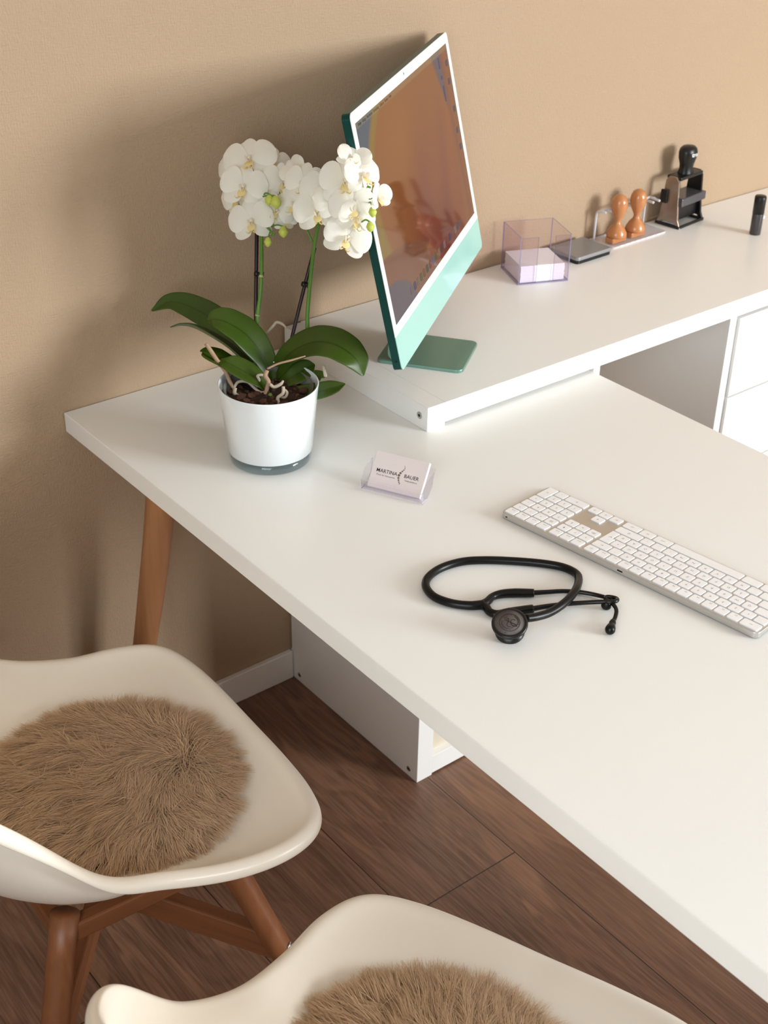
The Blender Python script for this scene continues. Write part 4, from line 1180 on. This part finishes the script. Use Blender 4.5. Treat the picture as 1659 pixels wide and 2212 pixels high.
bm = bmesh.new(); add_box(bm, (-0.0405, -0.014, 0.012), (0.040, 0.018, 0.046)); bevel(bmobj('text_block', bm, M_black, bs), 0.002)
bm = bmesh.new(); add_box(bm, (-0.052, 0.006, 0.050), (-0.046, 0.022, 0.078)); bevel(bmobj('lock_tab', bm, M_black, bs), 0.001)
hp = [(0.0, 0.104), (0.020, 0.104), (0.019, 0.110), (0.0165, 0.118), (0.0175, 0.128), (0.0215, 0.140), (0.0225, 0.152), (0.0205, 0.160), (0.015, 0.1645), (0.0, 0.166)]
V, F = lathe_geo(hp, 32); V = [Vector((v.x * 1.0, v.y * 0.82, v.z)) for v in V]
hd = pyobj('handle', V, F, M_black, bs)
g = text_geo('trodat', 0.0125, 0.0004)
V = []
for v in g[0]:
    a = v.x / 0.0222; V.append(Vector((0.0229 * math.sin(a + 0.25), -0.0229 * 0.82 * math.cos(a + 0.25) - 0.0003, 0.150 + v.y)))
pyobj('handle_logo', V, g[1], mat('white_print', (220, 218, 216), rough=0.5), hd, smooth=False)

# ------------------------------------------------------------------ black tube at right
tbp = thing('glue_bottle', 'small black capped bottle standing at the right end of the raised desk', 'bottle', (1.088, -0.190, HZ))
M_tub = mat('dark_label', (46, 42, 44), (84, 80, 82), rough=0.3, scale=40)
lathe('bottle_body', [(0, 0), (0.0112, 0), (0.0118, 0.001), (0.0118, 0.045), (0.011, 0.047), (0, 0.047)], M_tub, tbp, 24)
lathe('cap', [(0.0105, 0.045), (0.0122, 0.0455), (0.0124, 0.080), (0.0112, 0.083), (0, 0.0835)], M_black, tbp, 24)
bm = bmesh.new(); add_box(bm, (0.0035, -0.0126, 0.036), (0.0075, -0.0105, 0.042)); bmobj('label_mark', bm, M_white2, tbp)

# ------------------------------------------------------------------ armchairs
RIM = [(0.016, 0, .424), (.014, .10, .427), (.006, .18, .430), (-.016, .236, .434), (-.070, .260, .438), (-.15, .262, .450), (-.25, .262, .490), (-.335, .278, .548), (-.42, .284, .668), (-.50, .225, .745), (-.545, .125, .815), (-.56, 0, .835)]
def shell_geo():
    half = catmull([Vector((p[0] - 0.004, p[1] * 0.975, p[2])) for p in RIM], 5)
    full = half + [Vector((p.x, -p.y, p.z)) for p in reversed(half[1:-1])]
    n = len(full)
    c = Vector((-0.24, 0, 0.402))
    V, F = [], []
    rings = 14
    tv = [i / rings for i in range(1, rings + 1)]
    V.append(c)
    for t_ in tv:
        for r in full:
            h = max(r.z - c.z, 0)
            fl = Vector((r.x - c.x, r.y - c.y, 0))
            K1 = c + fl * 0.55 + Vector((0, 0, 0.004))
            K2 = c + fl * (0.93 if h > 0.06 else 0.90) + Vector((0, 0, h * 0.12 + 0.008))
            p = c * (1 - t_) ** 3 + K1 * 3 * t_ * (1 - t_) ** 2 + K2 * 3 * t_ * t_ * (1 - t_) + r * t_ ** 3
            V.append(p)
    # rolled lip
    for (o_, dz) in ((0.007, 0.0012), (0.0135, -0.0010), (0.0180, -0.0065), (0.0192, -0.0135), (0.0182, -0.0205)):
        for i, r in enumerate(full):
            a, b_ = full[i - 1], full[(i + 1) % n]
            T = (b_ - a); T.z = 0; T.normalize()
            out = Vector((T.y, -T.x, 0))
            if out.dot(Vector((r.x + 0.24, r.y, 0))) < 0: out = -out
            V.append(r + out * o_ + Vector((0, 0, dz)))
    nr = rings + 5
    for k in range(n): F.append((0, 1 + k, 1 + (k + 1) % n))
    for j in range(nr - 1):
        for k in range(n):
            a = 1 + j * n + k; b_ = 1 + j * n + (k + 1) % n
            F.append((a, a + n, b_ + n, b_))
    return V, F
SG = shell_geo()
def seat_z(u, v):
    d = math.hypot(u + 0.24, v); return 0.403 + 0.35 * max(d - 0.12, 0) ** 2
def beam(a, b_, w_, h_, m, parent, name):
    a, b_ = Vector(a), Vector(b_); L = (b_ - a).length; T = (b_ - a).normalized()
    side = T.cross(Vector((0, 0, 1))).normalized(); up = side.cross(T)
    Mt = Matrix((T, side, up)).transposed().to_4x4(); Mt.translation = a
    bm = bmesh.new(); add_box(bm, (0, -w_ / 2, -h_ / 2), (L, w_ / 2, h_ / 2))
    o = bmobj(name, bm, m, parent); o.matrix_local = Mt
    return bevel(o, 0.003)
def leg_line(su, sv, z):
    top = Vector((-0.24 + su * 0.115, sv * 0.165, 0.385)); foot = Vector((-0.24 + su * 0.235, sv * 0.255, 0.0))
    return foot.lerp(top, z / 0.385)
def armchair(label, loc, rz):
    c = thing('armchair', label, 'chair', loc, rz, 'white shell armchairs along the desk')
    o = pyobj('seat_shell', SG[0], SG[1], M_chair, c)
    sd = o.modifiers.new('thick', 'SOLIDIFY'); sd.thickness = 0.0045; sd.offset = -1
    ss = o.modifiers.new('sub', 'SUBSURF'); ss.levels = 1; ss.render_levels = 2
    for su in (-1, 1):
        for sv in (-1, 1):
            V, F = tube_geo([leg_line(su, sv, 0.392), leg_line(su, sv, 0.2), leg_line(su, sv, 0.0)], [0.0195, 0.0185, 0.0125], seg=24, n=4)
            l = pyobj('leg', V, F, M_beech, c)
            p = leg_line(su, sv, 0.19); cen = Vector((-0.24, 0, 0.235))
            dr = (cen - p); dr.z = 0; dr.normalize()
            outp = p - dr * 0.0190
            Mt = Matrix.Translation(outp) @ (-dr).to_track_quat('Z', 'Y').to_matrix().to_4x4()
            g = tform(lathe_geo([(0, 0.0016), (0.0035, 0.0016), (0.0068, 0.0010), (0.0070, -0.002), (0, -0.002)], 20), Mt)
            pyobj('bolt', g[0], g[1], M_steel, l)
            beam(cen + (p - cen).normalized() * 0.012, p, 0.022, 0.048, M_beechX, c, 'brace')
    for sv in (-1, 1):
        beam(leg_line(-1, sv, 0.365), leg_line(1, sv, 0.365), 0.022, 0.030, M_beechX, c, 'seat_rail')
    for su in (-1, 1):
        beam(leg_line(su, -1, 0.362), leg_line(su, 1, 0.362), 0.022, 0.030, M_beechX, c, 'seat_rail')
    return c
CH1 = ((-0.440, -0.505, 0), math.radians(-3)); CH2 = ((-0.3950, -1.1100, 0), math.radians(22))
armchair('white plastic armchair with wooden legs beside the desk, nearer the tan wall', *CH1)
armchair('white plastic armchair at the bottom edge, nearer the camera than the other chair', *CH2)

# ------------------------------------------------------------------ fur cushions
def fur_cushion(label, chair, cu, cv, radius, seed, N=46000, flow0=200.0):
    (cx, cy, cz), rz = chair
    M0 = Matrix.Translation((cx, cy, 0)) @ Matrix.Rotation(rz, 4, 'Z')
    base = M0 @ Vector((cu, cv, 0)); base.z = 0.0
    z0 = 0.4085
    c = thing('fur_cushion', label, 'cushion', (base.x, base.y, z0), rz, 'round fur seat pads')
    # pad: shallow disc following the seat
    nr, ns = 9, 56
    V, F = [Vector((0, 0, 0.020))], []
    def zz(x, y): return 0.30 * max(math.hypot(x, y) - 0.10, 0) ** 2
    for j in range(1, nr + 1):
        t_ = j / nr; r = radius * t_
        for k in range(ns):
            a = 2 * PI * k / ns
            V.append(Vector((r * math.cos(a), r * math.sin(a), zz(r, 0) + 0.020 * math.sqrt(max(1 - t_ ** 4, 0)) + 0.002)))
    for k in range(ns): F.append((0, 1 + k, 1 + (k + 1) % ns))
    for j in range(nr - 1):
        for k in range(ns):
            a = 1 + j * ns + k; b_ = 1 + j * ns + (k + 1) % ns; F.append((a, a + ns, b_ + ns, b_))
    F.append(tuple(reversed(range(1 + (nr - 1) * ns, 1 + nr * ns))))
    pyobj('pad', V, F, M_furpad, c)
    rg = np.random.default_rng(seed)
    th = rg.uniform(0, 2 * np.pi, N); rr = radius * 0.985 * np.sqrt(rg.uniform(0, 1, N))
    x = rr * np.cos(th); y = rr * np.sin(th)
    tt = rr / radius
    zr = 0.30 * np.maximum(rr - 0.10, 0) ** 2 + 0.020 * np.sqrt(np.maximum(1 - tt ** 4, 0)) + 0.001
    # smooth vector noise from random waves
    def wave(n, kmin, kmax, sc):
        out = np.zeros(N)
        for _ in range(n):
            k = rg.uniform(kmin, kmax); a = rg.uniform(0, 2 * np.pi); ph = rg.uniform(0, 2 * np.pi)
            out += np.sin(k * (x * np.cos(a) + y * np.sin(a)) + ph)
        return out * sc / math.sqrt(n)
    fa = math.radians(flow0)
    px_, py_ = 0.045, -0.02       # parting point of the pelt
    ox, oy = x - px_, y - py_
    ol = np.hypot(ox, oy) + 1e-6
    dx = ox / ol * np.minimum(ol / 0.05, 1) * 0.9 + np.cos(fa) * 0.85 + wave(6, 25, 70, 0.55)
    dy = oy / ol * np.minimum(ol / 0.05, 1) * 0.9 + np.sin(fa) * 0.85 + wave(6, 25, 70, 0.55)
    edge = np.clip((tt - 0.72) / 0.28, 0, 1)
    dx = dx * (1 - edge) + edge * x / (rr + 1e-6); dy = dy * (1 - edge) + edge * y / (rr + 1e-6)
    dl = np.hypot(dx, dy) + 1e-6; mag = dl.copy(); dx /= dl; dy /= dl
    ln = rg.uniform(0.034, 0.060, N) * (1 - 0.30 * edge)
    near = np.exp(-(mag / 0.40) ** 2)
    rise = np.clip(rg.normal(0.50, 0.12, N) + wave(8, 40, 110, 0.20), 0.15, 1.1)
    # clumps
    K = 900
    ci = rg.integers(0, N, K); gx, gy = x[ci], y[ci]
    cell = {}
    G = 0.010
    for i in range(K): cell.setdefault((int(gx[i] // G), int(gy[i] // G)), []).append(i)
    own = np.zeros(N, dtype=int)
    cxy = np.stack([gx, gy], 1)
    for s in range(0, N, 2000):
        d2 = (x[s:s + 2000, None] - gx[None]) ** 2 + (y[s:s + 2000, None] - gy[None]) ** 2
        own[s:s + 2000] = d2.argmin(1)
    jit = rg.normal(0, 0.16, K); jr = rg.normal(0, 0.15, K)
    ja = jit[own] + near * rg.normal(0, 1.6, N) + (rg.uniform(0, 1, N) < 0.10) * rg.normal(0, 0.8, N)
    ca, sa = np.cos(ja), np.sin(ja)
    dx, dy = dx * ca - dy * sa, dx * sa + dy * ca
    rise = np.clip(rise + jr[own] + near * 0.6, 0.1, 1.35)
    pull = 0.38
    seg = 5
    pts = np.zeros((N, seg + 1, 3)); 
    cxw, cyw = gx[own], gy[own]
    curl = rg.normal(0, 0.25, N) + rg.normal(0, 0.35, K)[own]
    for k in range(seg + 1):
        t_ = k / seg
        hor = ln * (t_ * np.cos(rise) + 0.35 * t_ * t_ * np.sin(rise))
        ver = ln * (t_ * np.sin(rise) - 0.48 * t_ * t_ * np.sin(rise) - 0.10 * t_ ** 3)
        sd_ = ln * curl * t_ * t_ * 0.45
        bx = x + (cxw - x) * pull * t_; by = y + (cyw - y) * pull * t_
        pts[:, k, 0] = bx + dx * hor - dy * sd_; pts[:, k, 1] = by + dy * hor + dx * sd_; 
        pts[:, k, 2] = zr + ver
        rad_ = np.hypot(pts[:, k, 0], pts[:, k, 1])
        fl_ = 0.30 * np.maximum(rad_ - 0.10, 0) ** 2 + 0.0015
        pts[:, k, 2] = np.maximum(pts[:, k, 2], fl_)
    wdt = rg.uniform(0.00035, 0.00060, N)
    sx = -dy * wdt; sy = dx * wdt
    Vn = np.zeros((N, seg + 1, 2, 3), dtype=np.float32)
    for k in range(seg + 1):
        f_ = 1.0 - 0.85 * (k / seg) ** 1.5
        Vn[:, k, 0] = pts[:, k]; Vn[:, k, 1] = pts[:, k]
        Vn[:, k, 0, 0] -= sx * f_; Vn[:, k, 0, 1] -= sy * f_; Vn[:, k, 1, 0] += sx * f_; Vn[:, k, 1, 1] += sy * f_
    me = bpy.data.meshes.new('fur')
    nv = N * (seg + 1) * 2; nf = N * seg
    me.vertices.add(nv); me.vertices.foreach_set('co', Vn.ravel())
    b0 = (np.arange(N) * (seg + 1) * 2)[:, None] + (np.arange(seg) * 2)[None]
    quad = np.stack([b0, b0 + 1, b0 + 3, b0 + 2], -1).reshape(-1, 4).astype(np.int32)
    me.loops.add(nf * 4); me.loops.foreach_set('vertex_index', quad.ravel())
    me.polygons.add(nf); me.polygons.foreach_set('loop_start', np.arange(nf, dtype=np.int32) * 4)
    me.update(calc_edges=True)
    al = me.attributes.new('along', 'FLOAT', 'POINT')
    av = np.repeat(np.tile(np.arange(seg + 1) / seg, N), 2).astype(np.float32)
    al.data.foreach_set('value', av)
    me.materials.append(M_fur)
    me.polygons.foreach_set('use_smooth', np.ones(nf, dtype=bool))
    o = bpy.data.objects.new('fur', me); link(o, c)
    return c
fur_cushion('round brown long-haired fur seat pad on the armchair nearer the tan wall', CH1, -0.214, -0.01, 0.168, 11, flow0=190)
fur_cushion('round brown long-haired fur seat pad on the armchair at the bottom edge', CH2, -0.235, 0.026, 0.168, 23, flow0=60)
